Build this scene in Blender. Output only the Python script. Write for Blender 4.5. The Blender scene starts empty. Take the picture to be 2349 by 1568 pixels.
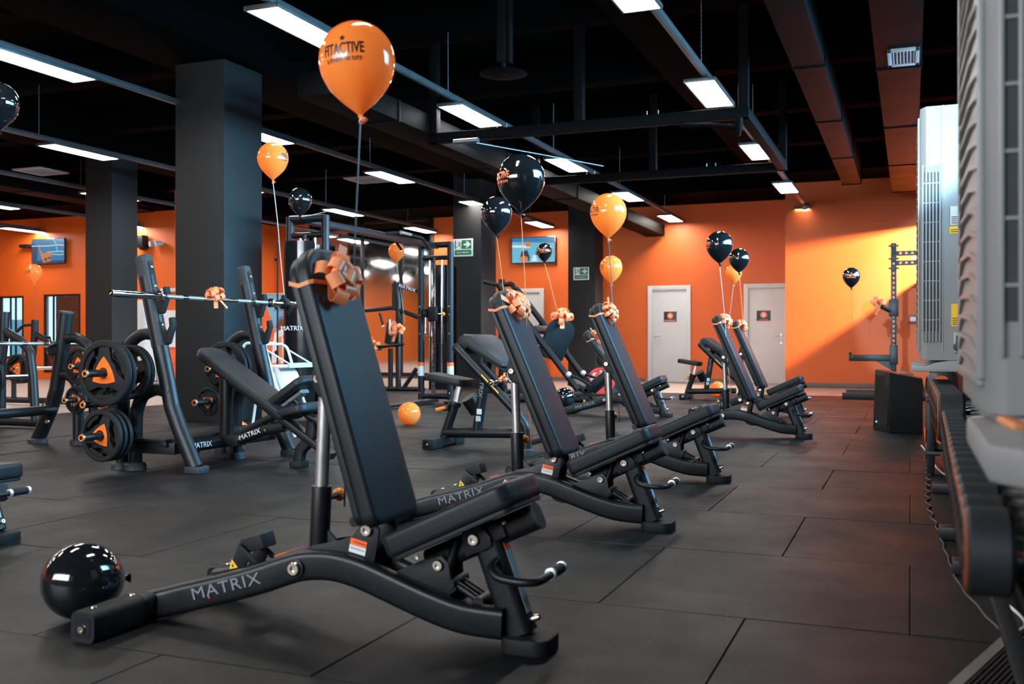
import bpy, bmesh, math, random
from mathutils import Vector, Matrix, Euler
random.seed(7)
SC = bpy.context.scene
COL = SC.collection
R = math.radians

# ------------------------------------------------------------------ camera
cam_d = bpy.data.cameras.new('camera')
cam = bpy.data.objects.new('camera', cam_d); COL.objects.link(cam)
cam.location = (0, 0, 0.9)
cam.rotation_euler = (R(90), 0, R(21.8))
cam_d.sensor_width = 36.0
cam_d.lens = 36.0 * 2284 / 2349
cam_d.clip_start = 0.05
cam_d.dof.use_dof = True
cam_d.dof.focus_distance = 6.3
cam_d.dof.aperture_fstop = 3.6
SC.camera = cam

# ------------------------------------------------------------------ world, exposure, daylight
SC.view_settings.view_transform = 'Standard'
SC.view_settings.look = 'None'
SC.view_settings.gamma = 1.0
SC.view_settings.use_curve_mapping = False
SC.view_settings.exposure = 0.7
SC.cycles.max_bounces = 8
SC.cycles.diffuse_bounces = 4
SC.cycles.glossy_bounces = 4
SC.cycles.use_denoising = True
SC.cycles.sample_clamp_indirect = 6.0
W = bpy.data.worlds.new('world'); SC.world = W; W.use_nodes = True
W.node_tree.nodes['Background'].inputs[0].default_value = (0.35, 0.6, 0.85, 1)
W.node_tree.nodes['Background'].inputs[1].default_value = 0.4
PANEL = 30.0          # radiance of the ceiling light diffusers

def area(name, loc, target, sx, sy, power, color, spread=180):
    d = bpy.data.lights.new(name, 'AREA'); d.shape = 'RECTANGLE'; d.size = sx; d.size_y = sy
    d.energy = power; d.color = color; d.spread = R(spread)
    o = bpy.data.objects.new(name, d); COL.objects.link(o); o.location = loc
    dv = Vector(target) - Vector(loc)
    o.rotation_euler = dv.to_track_quat('-Z', 'Y').to_euler()
    return o
# daylight coming in through the window openings of the right-hand wall and of the wall behind the camera, plus an added front fill
area('daylight_right', (1.55, 10.5, 2.75), (-8, 10.5, 0.3), 12.0, 1.5, 950, (0.26, 0.66, 1.0), 105)
def spot(name, loc, target, power, color, angle, blend, size):
    d = bpy.data.lights.new(name, 'SPOT'); d.energy = power; d.color = color
    d.spot_size = R(angle); d.spot_blend = blend; d.shadow_soft_size = size
    o = bpy.data.objects.new(name, d); COL.objects.link(o); o.location = loc
    dv = Vector(target) - Vector(loc)
    o.rotation_euler = dv.to_track_quat('-Z', 'Y').to_euler()
    return o
spot('daylight_back_corner', (2.05, 19.3, 3.37), (-0.9, 20.6, 1.9), 3800, (1.0, 0.90, 0.80), 120, 0.3, 0.06)
area('front_fill', (-5.0, -3.7, 2.6), (-5.5, 8.0, 1.2), 7.0, 1.8, 330, (0.80, 0.91, 1.0), 120)  # fill lamp added inside the front wall to brighten camera-facing surfaces
spot('daylight_behind', (-1.0, -3.4, 2.9), (-0.25, 5.86, 2.35), 6500, (0.50, 0.80, 1.0), 10, 0.25, 0.05)

# ------------------------------------------------------------------ materials
def srgb(r, g, b):
    f = lambda c: (c / 12.92 if c <= 0.04045 else ((c + 0.055) / 1.055) ** 2.4)
    return (f(r / 255), f(g / 255), f(b / 255), 1)
MATS = {}
def mat(name, col, rough=0.5, metal=0.0, spec=0.5, emit=None, estr=0.0, bump=0.0, bscale=40.0,
        var=0.0, vscale=6.0, coat=0.0, trans=0.0, sss=0.0, alpha=1.0):
    m = bpy.data.materials.new(name); m.use_nodes = True
    nt = m.node_tree; n = nt.nodes; l = nt.links
    p = n['Principled BSDF']
    c = col if len(col) == 4 else (*col, 1)
    p.inputs['Base Color'].default_value = c
    p.inputs['Roughness'].default_value = rough
    p.inputs['Metallic'].default_value = metal
    p.inputs['Specular IOR Level'].default_value = spec
    p.inputs['Coat Weight'].default_value = coat
    p.inputs['Coat Roughness'].default_value = 0.05
    p.inputs['Transmission Weight'].default_value = trans
    if sss: 
        p.inputs['Subsurface Weight'].default_value = sss
        p.inputs['Subsurface Radius'].default_value = (0.02, 0.008, 0.004)
    if emit is not None:
        p.inputs['Emission Color'].default_value = (*emit[:3], 1)
        p.inputs['Emission Strength'].default_value = estr
    tc = None
    if bump or var:
        tc = n.new('ShaderNodeTexCoord')
    if var:
        nz = n.new('ShaderNodeTexNoise'); nz.inputs['Scale'].default_value = vscale
        nz.inputs['Detail'].default_value = 5
        l.new(tc.outputs['Object'], nz.inputs['Vector'])
        mp = n.new('ShaderNodeMapRange'); mp.inputs[1].default_value = 0.3; mp.inputs[2].default_value = 0.7
        mp.inputs[3].default_value = 1 - var; mp.inputs[4].default_value = 1 + var
        l.new(nz.outputs['Fac'], mp.inputs[0])
        mx = n.new('ShaderNodeMix'); mx.data_type = 'RGBA'; mx.blend_type = 'MULTIPLY'
        mx.inputs[0].default_value = 1.0
        mx.inputs[6].default_value = c
        l.new(mp.outputs[0], mx.inputs[7])
        l.new(mx.outputs[2], p.inputs['Base Color'])
        mr = n.new('ShaderNodeMapRange'); mr.inputs[3].default_value = max(0.03, rough - 0.06); mr.inputs[4].default_value = rough + 0.06
        l.new(nz.outputs['Fac'], mr.inputs[0]); l.new(mr.outputs[0], p.inputs['Roughness'])
    if bump:
        nb = n.new('ShaderNodeTexNoise'); nb.inputs['Scale'].default_value = bscale
        nb.inputs['Detail'].default_value = 4
        l.new(tc.outputs['Object'], nb.inputs['Vector'])
        bp = n.new('ShaderNodeBump'); bp.inputs['Strength'].default_value = bump; bp.inputs['Distance'].default_value = 0.004
        l.new(nb.outputs['Fac'], bp.inputs['Height']); l.new(bp.outputs['Normal'], p.inputs['Normal'])
    MATS[name] = m
    return m
M = MATS
mat('frame_black', (0.006, 0.0064, 0.0072), 0.40, spec=0.3, bump=0.12, bscale=260, var=0.15, vscale=30)
mat('plate_black', (0.005, 0.005, 0.0054), 0.42, spec=0.3, var=0.12, vscale=20)
mat('vinyl', (0.0100, 0.0114, 0.0132), 0.46, spec=0.26, bump=0.10, bscale=420, var=0.10, vscale=9)
mat('vinyl_side', (0.0065, 0.0068, 0.0072), 0.46, spec=0.3, bump=0.12, bscale=420, var=0.10, vscale=9)
mat('rubber', (0.0072, 0.0072, 0.0076), 0.62, spec=0.25, bump=0.15, bscale=200, var=0.15, vscale=20)
mat('rubber_grey', (0.014, 0.0155, 0.018), 0.6, bump=0.1, bscale=200, var=0.12, vscale=14)
mat('chrome', (0.72, 0.72, 0.72), 0.12, 1.0, var=0.04, vscale=30)
mat('steel_brushed', (0.52, 0.49, 0.46), 0.34, 0.85, var=0.08, vscale=30)
mat('bolt_steel', (0.75, 0.62, 0.50), 0.22, 1.0, var=0.1, vscale=60)
mat('silver_cap', (0.75, 0.75, 0.75), 0.3, 0.6, var=0.05, vscale=50)
mat('orange_plastic', srgb(245, 130, 30), 0.35, var=0.06, vscale=20)
mat('orange_badge', srgb(240, 105, 25), 0.4, var=0.05, vscale=20)
mat('ribbon', srgb(255, 140, 85), 0.28, sss=0.15, var=0.08, vscale=25, coat=0.3)
mat('balloon_orange', srgb(250, 135, 50), 0.10, sss=0.25, coat=0.4, var=0.05, vscale=5)
mat('balloon_black', (0.006, 0.007, 0.008), 0.07, coat=0.6, var=0.1, vscale=5)
mat('ink_black', (0.02, 0.015, 0.012), 0.35, var=0.05)
mat('ink_orange', srgb(245, 130, 90), 0.35, var=0.05)
mat('ink_grey', (0.17, 0.185, 0.20), 0.45, var=0.06, vscale=60)
mat('ink_white', (0.75, 0.75, 0.75), 0.45, var=0.04)
mat('ink_red', srgb(220, 50, 20), 0.45, var=0.05)
mat('sticker_orange', srgb(245, 95, 25), 0.45, var=0.05)
mat('sticker_white', (0.62, 0.62, 0.60), 0.45, var=0.06, vscale=40)
mat('sticker_grey', (0.36, 0.42, 0.46), 0.45, var=0.1, vscale=60)
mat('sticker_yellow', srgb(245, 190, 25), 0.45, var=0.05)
mat('badge_dark', (0.22, 0.045, 0.01), 0.5, var=0.1)
mat('white_metal', (0.55, 0.58, 0.60), 0.35, var=0.05, vscale=12)
mat('paper', (0.82, 0.80, 0.78), 0.8, bump=0.2, bscale=90, var=0.05)
mat('ac_white', (0.27, 0.262, 0.255), 0.40, var=0.04, vscale=5)
mat('ac_dark', (0.03, 0.032, 0.035), 0.55, var=0.15, vscale=20)
mat('fin_grey', (0.30, 0.28, 0.27), 0.5, 0.2, var=0.1, vscale=40)
mat('door_white', (0.60, 0.585, 0.565), 0.45, var=0.04, vscale=3)
mat('black_paint', (0.0075, 0.0076, 0.0078), 0.62, spec=0.3, bump=0.35, bscale=22, var=0.18, vscale=2.2)
mat('ceiling_black', (0.0011, 0.0012, 0.0013), 0.85, spec=0.02, bump=0.2, bscale=18, var=0.2, vscale=1.5)
mat('duct_black', (0.0014, 0.0014, 0.0015), 0.6, spec=0.05, var=0.15, vscale=2)
mat('track_grey', (0.075, 0.08, 0.083), 0.35, 0.5, var=0.12, vscale=6)
mat('chain_steel', (0.25, 0.27, 0.29), 0.35, 0.9, var=0.1, vscale=60)
mat('vent_white', (0.33, 0.31, 0.30), 0.5, var=0.06)
mat('screen_black', (0.008, 0.008, 0.009), 0.15, var=0.1)
mat('diffuser', (0.9, 0.9, 0.88), 0.4, emit=(1.0, 0.955, 0.90), estr=PANEL, var=0.02)
mat('led_blue', (0.0, 0.2, 0.5), 0.4, emit=(0.05, 0.45, 1.0), estr=3.0, var=0.05)
mat('sign_green', srgb(8, 98, 48), 0.45, var=0.05, vscale=12)
mat('fire_red', srgb(140, 30, 25), 0.4, var=0.05)
mat('plate_red', srgb(225, 45, 35), 0.42, var=0.06, vscale=8)
mat('slate_blue', (0.03, 0.07, 0.10), 0.4, var=0.08)
mat('cable_white', (0.62, 0.60, 0.56), 0.5, var=0.05)
mat('cable_black', (0.05, 0.05, 0.05), 0.45, var=0.1)
mat('glass_pane', (0.9, 0.95, 1.0), 0.03, trans=1.0)
mat('window_dark', (0.015, 0.016, 0.018), 0.12, var=0.1)
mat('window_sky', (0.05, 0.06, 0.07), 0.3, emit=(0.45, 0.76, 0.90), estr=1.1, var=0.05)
mat('window_teal', (0.05, 0.08, 0.1), 0.3, emit=(0.10, 0.42, 0.60), estr=0.55, var=0.05)
mat('skirting', (0.13, 0.10, 0.085), 0.5, var=0.1)
mat('mirror', (0.86, 0.86, 0.86), 0.015, 1.0, var=0.01)
mat('steel_strip', (0.20, 0.19, 0.185), 0.45, 0.5, var=0.15, vscale=8)
def screen(name, col, s): return mat(name, (0.01, 0.01, 0.01), 0.3, emit=col, estr=s*0.6, var=0.02)
screen('scr_blue', (0.02, 0.20, 0.42), 0.9); screen('scr_dark', (0.01, 0.07, 0.16), 0.8)
screen('scr_white', (0.70, 0.85, 0.92), 0.9); screen('scr_orange', (0.75, 0.24, 0.06), 0.8)
screen('scr_cyan', (0.13, 0.52, 0.72), 0.9); screen('scr_navy', (0.01, 0.03, 0.07), 0.7)
mat('print_sky', srgb(120, 165, 185), 0.4, var=0.12, vscale=5)
mat('print_orange', srgb(235, 100, 60), 0.4, var=0.2, vscale=4)
mat('print_brown', srgb(120, 60, 30), 0.4, var=0.25, vscale=9)
mat('print_skin', srgb(215, 125, 75), 0.4, var=0.2, vscale=9)
mat('print_white', srgb(225, 215, 215), 0.4, var=0.12, vscale=7)
mat('print_blue', srgb(90, 120, 170), 0.4, var=0.2, vscale=5)
mat('print_dark', srgb(40, 35, 40), 0.4, var=0.2, vscale=5)

def wall_orange():
    return mat('wall_orange', srgb(214, 92, 22), 0.55, bump=0.10, bscale=60, var=0.04, vscale=1.2)
wall_orange()

def floor_rubber():
    m = mat('floor_rubber', (0.021, 0.0215, 0.0225), 0.58, spec=0.24)
    nt = m.node_tree; n = nt.nodes; l = nt.links; p = n['Principled BSDF']
    g = n.new('ShaderNodeNewGeometry')
    a = n.new('ShaderNodeTexNoise'); a.inputs['Scale'].default_value = 110; a.inputs['Detail'].default_value = 3
    b = n.new('ShaderNodeTexNoise'); b.inputs['Scale'].default_value = 1.6; b.inputs['Detail'].default_value = 6; b.inputs['Roughness'].default_value = 0.65
    s = n.new('ShaderNodeTexVoronoi'); s.inputs['Scale'].default_value = 7.0; s.feature = 'F1'
    for t in (a, b, s): l.new(g.outputs['Position'], t.inputs['Vector'])
    oi = n.new('ShaderNodeObjectInfo')
    r1 = n.new('ShaderNodeMapRange'); r1.inputs[1].default_value = 0.3; r1.inputs[2].default_value = 0.7; r1.inputs[3].default_value = 0.35; r1.inputs[4].default_value = 1.75
    l.new(a.outputs['Fac'], r1.inputs[0])
    r2 = n.new('ShaderNodeMapRange'); r2.inputs[1].default_value = 0.3; r2.inputs[2].default_value = 0.7; r2.inputs[3].default_value = 0.6; r2.inputs[4].default_value = 1.6
    l.new(b.outputs['Fac'], r2.inputs[0])
    r3 = n.new('ShaderNodeMapRange'); r3.inputs[3].default_value = 0.88; r3.inputs[4].default_value = 1.12
    l.new(oi.outputs['Random'], r3.inputs[0])
    m1 = n.new('ShaderNodeMath'); m1.operation = 'MULTIPLY'; l.new(r1.outputs[0], m1.inputs[0]); l.new(r2.outputs[0], m1.inputs[1])
    m2 = n.new('ShaderNodeMath'); m2.operation = 'MULTIPLY'; l.new(m1.outputs[0], m2.inputs[0]); l.new(r3.outputs[0], m2.inputs[1])
    mx = n.new('ShaderNodeMix'); mx.data_type = 'RGBA'; mx.blend_type = 'MULTIPLY'; mx.inputs[0].default_value = 1
    mx.inputs[6].default_value = (0.0037, 0.0038, 0.0040, 1); l.new(m2.outputs[0], mx.inputs[7])
    # chalky specks left on the mats
    sp = n.new('ShaderNodeMapRange'); sp.inputs[1].default_value = 0.012; sp.inputs[2].default_value = 0.02; sp.inputs[3].default_value = 1; sp.inputs[4].default_value = 0
    l.new(s.outputs['Distance'], sp.inputs[0])
    rn = n.new('ShaderNodeMath'); rn.operation = 'GREATER_THAN'; rn.inputs[1].default_value = 0.9
    sc_ = n.new('ShaderNodeSeparateColor'); l.new(s.outputs['Color'], sc_.inputs[0]); l.new(sc_.outputs[0], rn.inputs[0])
    m3 = n.new('ShaderNodeMath'); m3.operation = 'MULTIPLY'; l.new(sp.outputs[0], m3.inputs[0]); l.new(rn.outputs[0], m3.inputs[1])
    mx2 = n.new('ShaderNodeMix'); mx2.data_type = 'RGBA'; l.new(m3.outputs[0], mx2.inputs[0]); l.new(mx.outputs[2], mx2.inputs[6]); mx2.inputs[7].default_value = (0.25, 0.25, 0.25, 1)
    l.new(mx2.outputs[2], p.inputs['Base Color'])
    rr = n.new('ShaderNodeMapRange'); rr.inputs[1].default_value = 0.3; rr.inputs[2].default_value = 0.7; rr.inputs[3].default_value = 0.62; rr.inputs[4].default_value = 0.46
    l.new(b.outputs['Fac'], rr.inputs[0]); l.new(rr.outputs[0], p.inputs['Roughness'])
    bp = n.new('ShaderNodeBump'); bp.inputs['Strength'].default_value = 0.35; bp.inputs['Distance'].default_value = 0.003
    l.new(a.outputs['Fac'], bp.inputs['Height']); l.new(bp.outputs['Normal'], p.inputs['Normal'])
floor_rubber()
def floor_wood():
    m = mat('floor_wood', (0.3, 0.22, 0.17), 0.4)
    nt = m.node_tree; n = nt.nodes; l = nt.links; p = n['Principled BSDF']
    g = n.new('ShaderNodeNewGeometry')
    br = n.new('ShaderNodeTexBrick'); br.inputs['Scale'].default_value = 1.0
    br.inputs['Brick Width'].default_value = 1.3; br.inputs['Row Height'].default_value = 0.19; br.inputs['Mortar Size'].default_value = 0.004
    br.inputs['Color1'].default_value = (0.42, 0.31, 0.25, 1); br.inputs['Color2'].default_value = (0.34, 0.25, 0.20, 1); br.inputs['Mortar'].default_value = (0.16, 0.11, 0.08, 1)
    l.new(g.outputs['Position'], br.inputs['Vector'])
    w = n.new('ShaderNodeTexNoise'); w.inputs['Scale'].default_value = 3; w.inputs['Detail'].default_value = 6
    mp = n.new('ShaderNodeMapping'); mp.inputs['Scale'].default_value = (1, 9, 1)
    l.new(g.outputs['Position'], mp.inputs[0]); l.new(mp.outputs[0], w.inputs['Vector'])
    r = n.new('ShaderNodeMapRange'); r.inputs[3].default_value = 0.7; r.inputs[4].default_value = 1.3; l.new(w.outputs['Fac'], r.inputs[0])
    mx = n.new('ShaderNodeMix'); mx.data_type = 'RGBA'; mx.blend_type = 'MULTIPLY'; mx.inputs[0].default_value = 1
    l.new(br.outputs['Color'], mx.inputs[6]); l.new(r.outputs[0], mx.inputs[7]); l.new(mx.outputs[2], p.inputs['Base Color'])
floor_wood()

# ------------------------------------------------------------------ builders
ORG = {}
def tag(o, label=None, cat=None, group=None, kind=None):
    if label: o['label'] = label
    if cat: o['category'] = cat
    if group: o['group'] = group
    if kind: o['kind'] = kind
    return o
def empty(name, loc, label=None, cat=None, group=None, kind=None):
    o = bpy.data.objects.new(name, None); COL.objects.link(o)
    o.location = loc; ORG[o.name] = Vector(loc); o.empty_display_size = 0.05
    return tag(o, label, cat, group, kind)
def rrect(w, h, r, n=4):
    out = []
    for cx, cy, a0 in ((w/2-r, h/2-r, 0), (-w/2+r, h/2-r, 90), (-w/2+r, -h/2+r, 180), (w/2-r, -h/2+r, 270)):
        for i in range(n + 1):
            a = R(a0 + 90 * i / n); out.append((cx + r*math.cos(a), cy + r*math.sin(a)))
    return out
def circ(r, n=14, rx=None):
    return [((rx or r)*math.cos(2*math.pi*i/n), r*math.sin(2*math.pi*i/n)) for i in range(n)]
def fillet(pts, rad, n=6):
    P = [Vector(p) for p in pts]; out = [P[0]]
    for i in range(1, len(P)-1):
        a, b, c = P[i-1], P[i], P[i+1]
        u = (a-b); v = (c-b); lu, lv = u.length, v.length; u.normalize(); v.normalize()
        ang = u.angle(v)
        if ang > math.pi - 0.02: out.append(b); continue
        t = min(rad/math.tan(ang/2), 0.48*lu, 0.48*lv)
        p0, p1 = b+u*t, b+v*t
        for k in range(n+1):
            s = k/n; out.append((1-s)**2*p0 + 2*s*(1-s)*b + s*s*p1)
    out.append(P[-1]); return out
def spline(pts, n=6):
    P = [Vector(p) for p in pts]; out = []
    for i in range(len(P)-1):
        p0 = P[max(i-1,0)]; p1 = P[i]; p2 = P[i+1]; p3 = P[min(i+2,len(P)-1)]
        for k in range(n):
            t = k/n
            out.append(0.5*((2*p1)+(p2-p0)*t+(2*p0-5*p1+4*p2-p3)*t*t+(3*p1-p0-3*p2+p3)*t**3))
    out.append(P[-1]); return out
class B:
    def __init__(s): s.bm = bmesh.new()
    def _merge(s, tb, mx=None):
        if mx is not None: bmesh.ops.transform(tb, matrix=mx, verts=tb.verts)
        me = bpy.data.meshes.new('tmp'); tb.to_mesh(me); tb.free(); s.bm.from_mesh(me); bpy.data.meshes.remove(me); return s
    def box(s, c, size, rot=(0,0,0), bev=0.0, seg=2):
        tb = bmesh.new(); bmesh.ops.create_cube(tb, size=1.0)
        bmesh.ops.scale(tb, vec=size, verts=tb.verts)
        if bev: bmesh.ops.bevel(tb, geom=tb.edges[:], offset=min(bev, 0.45*min(size)), segments=seg, profile=0.6, affect='EDGES')
        return s._merge(tb, Matrix.Translation(c) @ Euler(rot).to_matrix().to_4x4())
    def lohi(s, a, b, bev=0.0): 
        return s.box([(a[i]+b[i])/2 for i in range(3)], [abs(b[i]-a[i]) for i in range(3)], bev=bev)
    def cyl(s, p0, p1, r, seg=16, r2=None, bev=0.0):
        p0, p1 = Vector(p0), Vector(p1); d = p1-p0
        tb = bmesh.new(); bmesh.ops.create_cone(tb, cap_ends=True, segments=seg, radius1=r, radius2=(r if r2 is None else r2), depth=d.length)
        if bev:
            es = [e for e in tb.edges if abs(e.verts[0].co.z-e.verts[1].co.z) < 1e-6]
            bmesh.ops.bevel(tb, geom=es, offset=bev, segments=2, profile=0.6, affect='EDGES')
        q = d.to_track_quat('Z', 'Y').to_matrix().to_4x4()
        return s._merge(tb, Matrix.Translation((p0+p1)/2) @ q)
    def sph(s, c, r, seg=20, ring=12, sc=(1,1,1)):
        tb = bmesh.new(); bmesh.ops.create_uvsphere(tb, u_segments=seg, v_segments=ring, radius=r)
        return s._merge(tb, Matrix.Translation(c) @ Matrix.Diagonal((*sc, 1)))
    def sweep(s, pts, sec, side=None, cap=True, closed=False, scale=None):
        P = [Vector(p) for p in pts]; n = len(P); bm = s.bm
        T = []
        for i in range(n):
            if closed: t = P[(i+1) % n]-P[i-1]
            else: t = P[min(i+1,n-1)]-P[max(i-1,0)]
            T.append(t.normalized())
        if side is not None: X = Vector(side)
        else:
            X = Vector((0,0,1)).cross(T[0])
            if X.length < 1e-3: X = Vector((0,1,0))
        rings = []
        for i in range(n):
            X = X - T[i]*X.dot(T[i]); X.normalize(); Y = T[i].cross(X)
            k = scale[i] if scale else 1.0
            rings.append([bm.verts.new(P[i]+X*(a*k)+Y*(b*k)) for a, b in sec])
        m = len(sec)
        for i in range(n if closed else n-1):
            A, C = rings[i], rings[(i+1) % n]
            for j in range(m):
                bm.faces.new((A[j], A[(j+1)%m], C[(j+1)%m], C[j]))
        if cap and not closed:
            bm.faces.new(list(reversed(rings[0]))); bm.faces.new(rings[-1])
        return s
    def tube(s, pts, r, seg=12, bend=0.0, **k):
        if bend: pts = fillet(pts, bend)
        return s.sweep(pts, circ(r, seg), **k)
    def prism(s, poly, a, b, mx=None, bev=0.0, seg=2):
        """polygon in the local XY plane pushed from z=a to z=b, then mx"""
        tb = bmesh.new()
        lo = [tb.verts.new((x, y, a)) for x, y in poly]; hi = [tb.verts.new((x, y, b)) for x, y in poly]
        n = len(poly)
        f0 = tb.faces.new(list(reversed(lo))); f1 = tb.faces.new(hi)
        for i in range(n): tb.faces.new((lo[i], lo[(i+1)%n], hi[(i+1)%n], hi[i]))
        bmesh.ops.recalc_face_normals(tb, faces=tb.faces)
        if bev:
            es = list(f0.edges)+list(f1.edges)
            bmesh.ops.bevel(tb, geom=es, offset=bev, segments=seg, profile=0.6, affect='EDGES')
        return s._merge(tb, mx)
    def pxz(s, poly, y0, y1, bev=0.0):
        """polygon given in world x,z pushed from y0 to y1"""
        mx = Matrix(((1,0,0,0),(0,0,1,0),(0,1,0,0),(0,0,0,1)))
        return s.prism(poly, y0, y1, mx, bev)
    def pyz(s, poly, x0, x1, bev=0.0):
        mx = Matrix(((0,0,1,0),(1,0,0,0),(0,1,0,0),(0,0,0,1)))
        return s.prism(poly, x0, x1, mx, bev)
    def lathe(s, prof, c=(0,0,0), axis=(0,0,1), seg=24, cap=True):
        bm = s.bm; q = Vector(axis).to_track_quat('Z', 'Y').to_matrix(); c = Vector(c)
        rings = [[bm.verts.new(c + q @ Vector((r*math.cos(2*math.pi*i/seg), r*math.sin(2*math.pi*i/seg), z))) for i in range(seg)] for r, z in prof]
        for A, C in zip(rings, rings[1:]):
            for j in range(seg): bm.faces.new((A[j], A[(j+1)%seg], C[(j+1)%seg], C[j]))
        if cap:
            bm.faces.new(list(reversed(rings[0]))); bm.faces.new(rings[-1])
        return s
    def ring(s, c, r_out, r_in, h, axis=(0,0,1), seg=24):
        return s.lathe([(r_in, -h/2), (r_out, -h/2), (r_out, h/2), (r_in, h/2), (r_in, -h/2)], c, axis, seg, cap=False)
    def done(s, name, m, parent=None, label=None, ang=38, mx=None, kind=None, cat=None, group=None, loc=None):
        if mx is not None: bmesh.ops.transform(s.bm, matrix=mx, verts=s.bm.verts)
        bmesh.ops.recalc_face_normals(s.bm, faces=s.bm.faces)
        o0 = None
        if parent is not None: o0 = ORG[parent.name]
        elif loc is not None: o0 = Vector(loc)
        if o0 is not None: bmesh.ops.translate(s.bm, vec=-o0, verts=s.bm.verts)
        me = bpy.data.meshes.new(name); s.bm.to_mesh(me); s.bm.free()
        for p in me.polygons: p.use_smooth = True
        me.set_sharp_from_angle(angle=R(ang))
        me.materials.append(M[m] if isinstance(m, str) else m)
        o = bpy.data.objects.new(name, me); COL.objects.link(o)
        if parent is not None: o.parent = parent; ORG[o.name] = o0
        elif loc is not None: o.location = loc; ORG[o.name] = Vector(loc)
        else: ORG[o.name] = Vector((0,0,0))
        return tag(o, label, cat, group, kind)
def frame_mx(o, x, z):
    """matrix with local X along x, local Z along z"""
    x = Vector(x).normalized(); z = Vector(z); z = (z - x*z.dot(x)).normalized(); y = z.cross(x)
    m = Matrix((x, y, z)).transposed().to_4x4(); m.translation = o; return m
def text_bm(body, size, sx=1.0, extr=0.0006, bold=0.0, align='CENTER', space=1.0):
    c = bpy.data.curves.new('t', 'FONT'); c.body = body; c.size = size; c.extrude = extr; c.offset = bold
    c.align_x = align; c.align_y = 'CENTER'; c.space_character = space; c.resolution_u = 3
    o = bpy.data.objects.new('t', c); COL.objects.link(o)
    dg = bpy.context.evaluated_depsgraph_get(); dg.update()
    me = bpy.data.meshes.new_from_object(o.evaluated_get(dg))
    b = bmesh.new(); b.from_mesh(me); bmesh.ops.scale(b, vec=(sx, 1, 1), verts=b.verts)
    bpy.data.objects.remove(o); bpy.data.curves.remove(c); bpy.data.meshes.remove(me)
    return b
def text(name, body, size, m, parent, mx, sx=1.0, extr=0.0006, bold=0.0, align='CENTER', space=1.0, label=None):
    b = B(); b.bm.free(); b.bm = text_bm(body, size, sx, extr, bold, align, space)
    return b.done(name, m, parent, label, mx=mx)
def kids(o): return list(o.children)
def copy_tree(o, parent=None):
    c = o.copy(); COL.objects.link(c); c.parent = parent
    for ch in kids(o): copy_tree(ch, c)
    return c
def bolt(parent, p, axis, r=0.013, h=0.012, name='bolt', m='bolt_steel'):
    a = Vector(axis).normalized(); p = Vector(p); b = B()
    b.lathe([(r, 0), (r, h*0.6), (r*0.85, h), (r*0.45, h), (r*0.42, h*0.55), (0.0005, h*0.55)], p, a, 14)
    return b.done(name, m, parent)
STAR = [(math.sin(i*math.pi/5)*(1 if i % 2 == 0 else 0.42), math.cos(i*math.pi/5)*(1 if i % 2 == 0 else 0.42)) for i in range(10)]

def translucent(name, col, rough, fac, coat):
    m = mat(name, col, rough, coat=coat, var=0.04, vscale=5); nt = m.node_tree; n = nt.nodes; l = nt.links
    t = n.new('ShaderNodeBsdfTranslucent'); t.inputs[0].default_value = col
    mx = n.new('ShaderNodeMixShader'); mx.inputs[0].default_value = fac
    out = n['Material Output']; l.new(n['Principled BSDF'].outputs[0], mx.inputs[1]); l.new(t.outputs[0], mx.inputs[2]); l.new(mx.outputs[0], out.inputs[0])
translucent('balloon_orange', srgb(255, 158, 72), 0.10, 0.5, 0.4)
translucent('ribbon', srgb(255, 176, 120), 0.36, 0.45, 0.08)
# ------------------------------------------------------------------ the room
def struct(b, name, m, label=None, cat=None, **k): return b.done(name, m, None, label, kind='structure', cat=cat, **k)
XL, XR, YB = -21.5, 0.80, -4.0
fl = struct(B().lohi((XL-0.2, YB-0.2, -0.30), (XR+0.2, 22.2, -0.016)), 'floor', 'rubber', 'dark floor of the gym under mats and boards', 'floor')
# rubber mats, one metre square in running bond
TP, TY0 = 1.01, 0.27
def tile_mesh(w):
    b = B().box((w/2, (TP-0.003)/2, -0.010), (w-0.003, TP-0.003, 0.020), bev=0.0025, seg=1)
    bmesh.ops.recalc_face_normals(b.bm, faces=b.bm.faces)
    me = bpy.data.meshes.new('tile'); b.bm.to_mesh(me); b.bm.free(); me.materials.append(M['floor_rubber']); return me
tfull, thalf = tile_mesh(1.0), tile_mesh(0.5)
for k in range(-2, 17):
    y = TY0 + k*TP
    if y < -0.6: continue
    off = 0.0 if (k % 2 == 1) else 0.51
    x = -10.0 - 0.0
    xs = []
    if off: xs.append((x, thalf)); x += 0.5
    while x < XR - 0.5: xs.append((x, tfull)); x += 1.0
    if XR - x > 0.1: xs.append((x, thalf))
    for xx, me in xs:
        o = bpy.data.objects.new('tile', me); COL.objects.link(o); o.parent = fl
        o.location = (xx, y, random.uniform(-0.0012, 0.0008)); o.rotation_euler = (random.uniform(-.0012,.0012), random.uniform(-.0012,.0012), 0)
TYE = TY0 + 17*TP
b = B(); b.lohi((XL, YB, -0.03), (-10.01, 22.0, -0.004)); b.lohi((-10.01, TYE+0.004, -0.03), (XR, 22.0, -0.004))
b.done('wood_strip', 'floor_wood', fl, 'pale wood laminate strip beyond the rubber mats')
b = B(); b.lohi((-10.0, YB, -0.03), (XR, -0.75, 0)); b.done('mat_rest', 'floor_rubber', fl)
# ceiling slab
struct(B().lohi((XL-0.2, YB-0.2, 4.75), (XR+0.2, 22.3, 4.95)), 'ceiling', 'ceiling_black', 'black painted ceiling slab above the hanging lights', 'ceiling')
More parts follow.
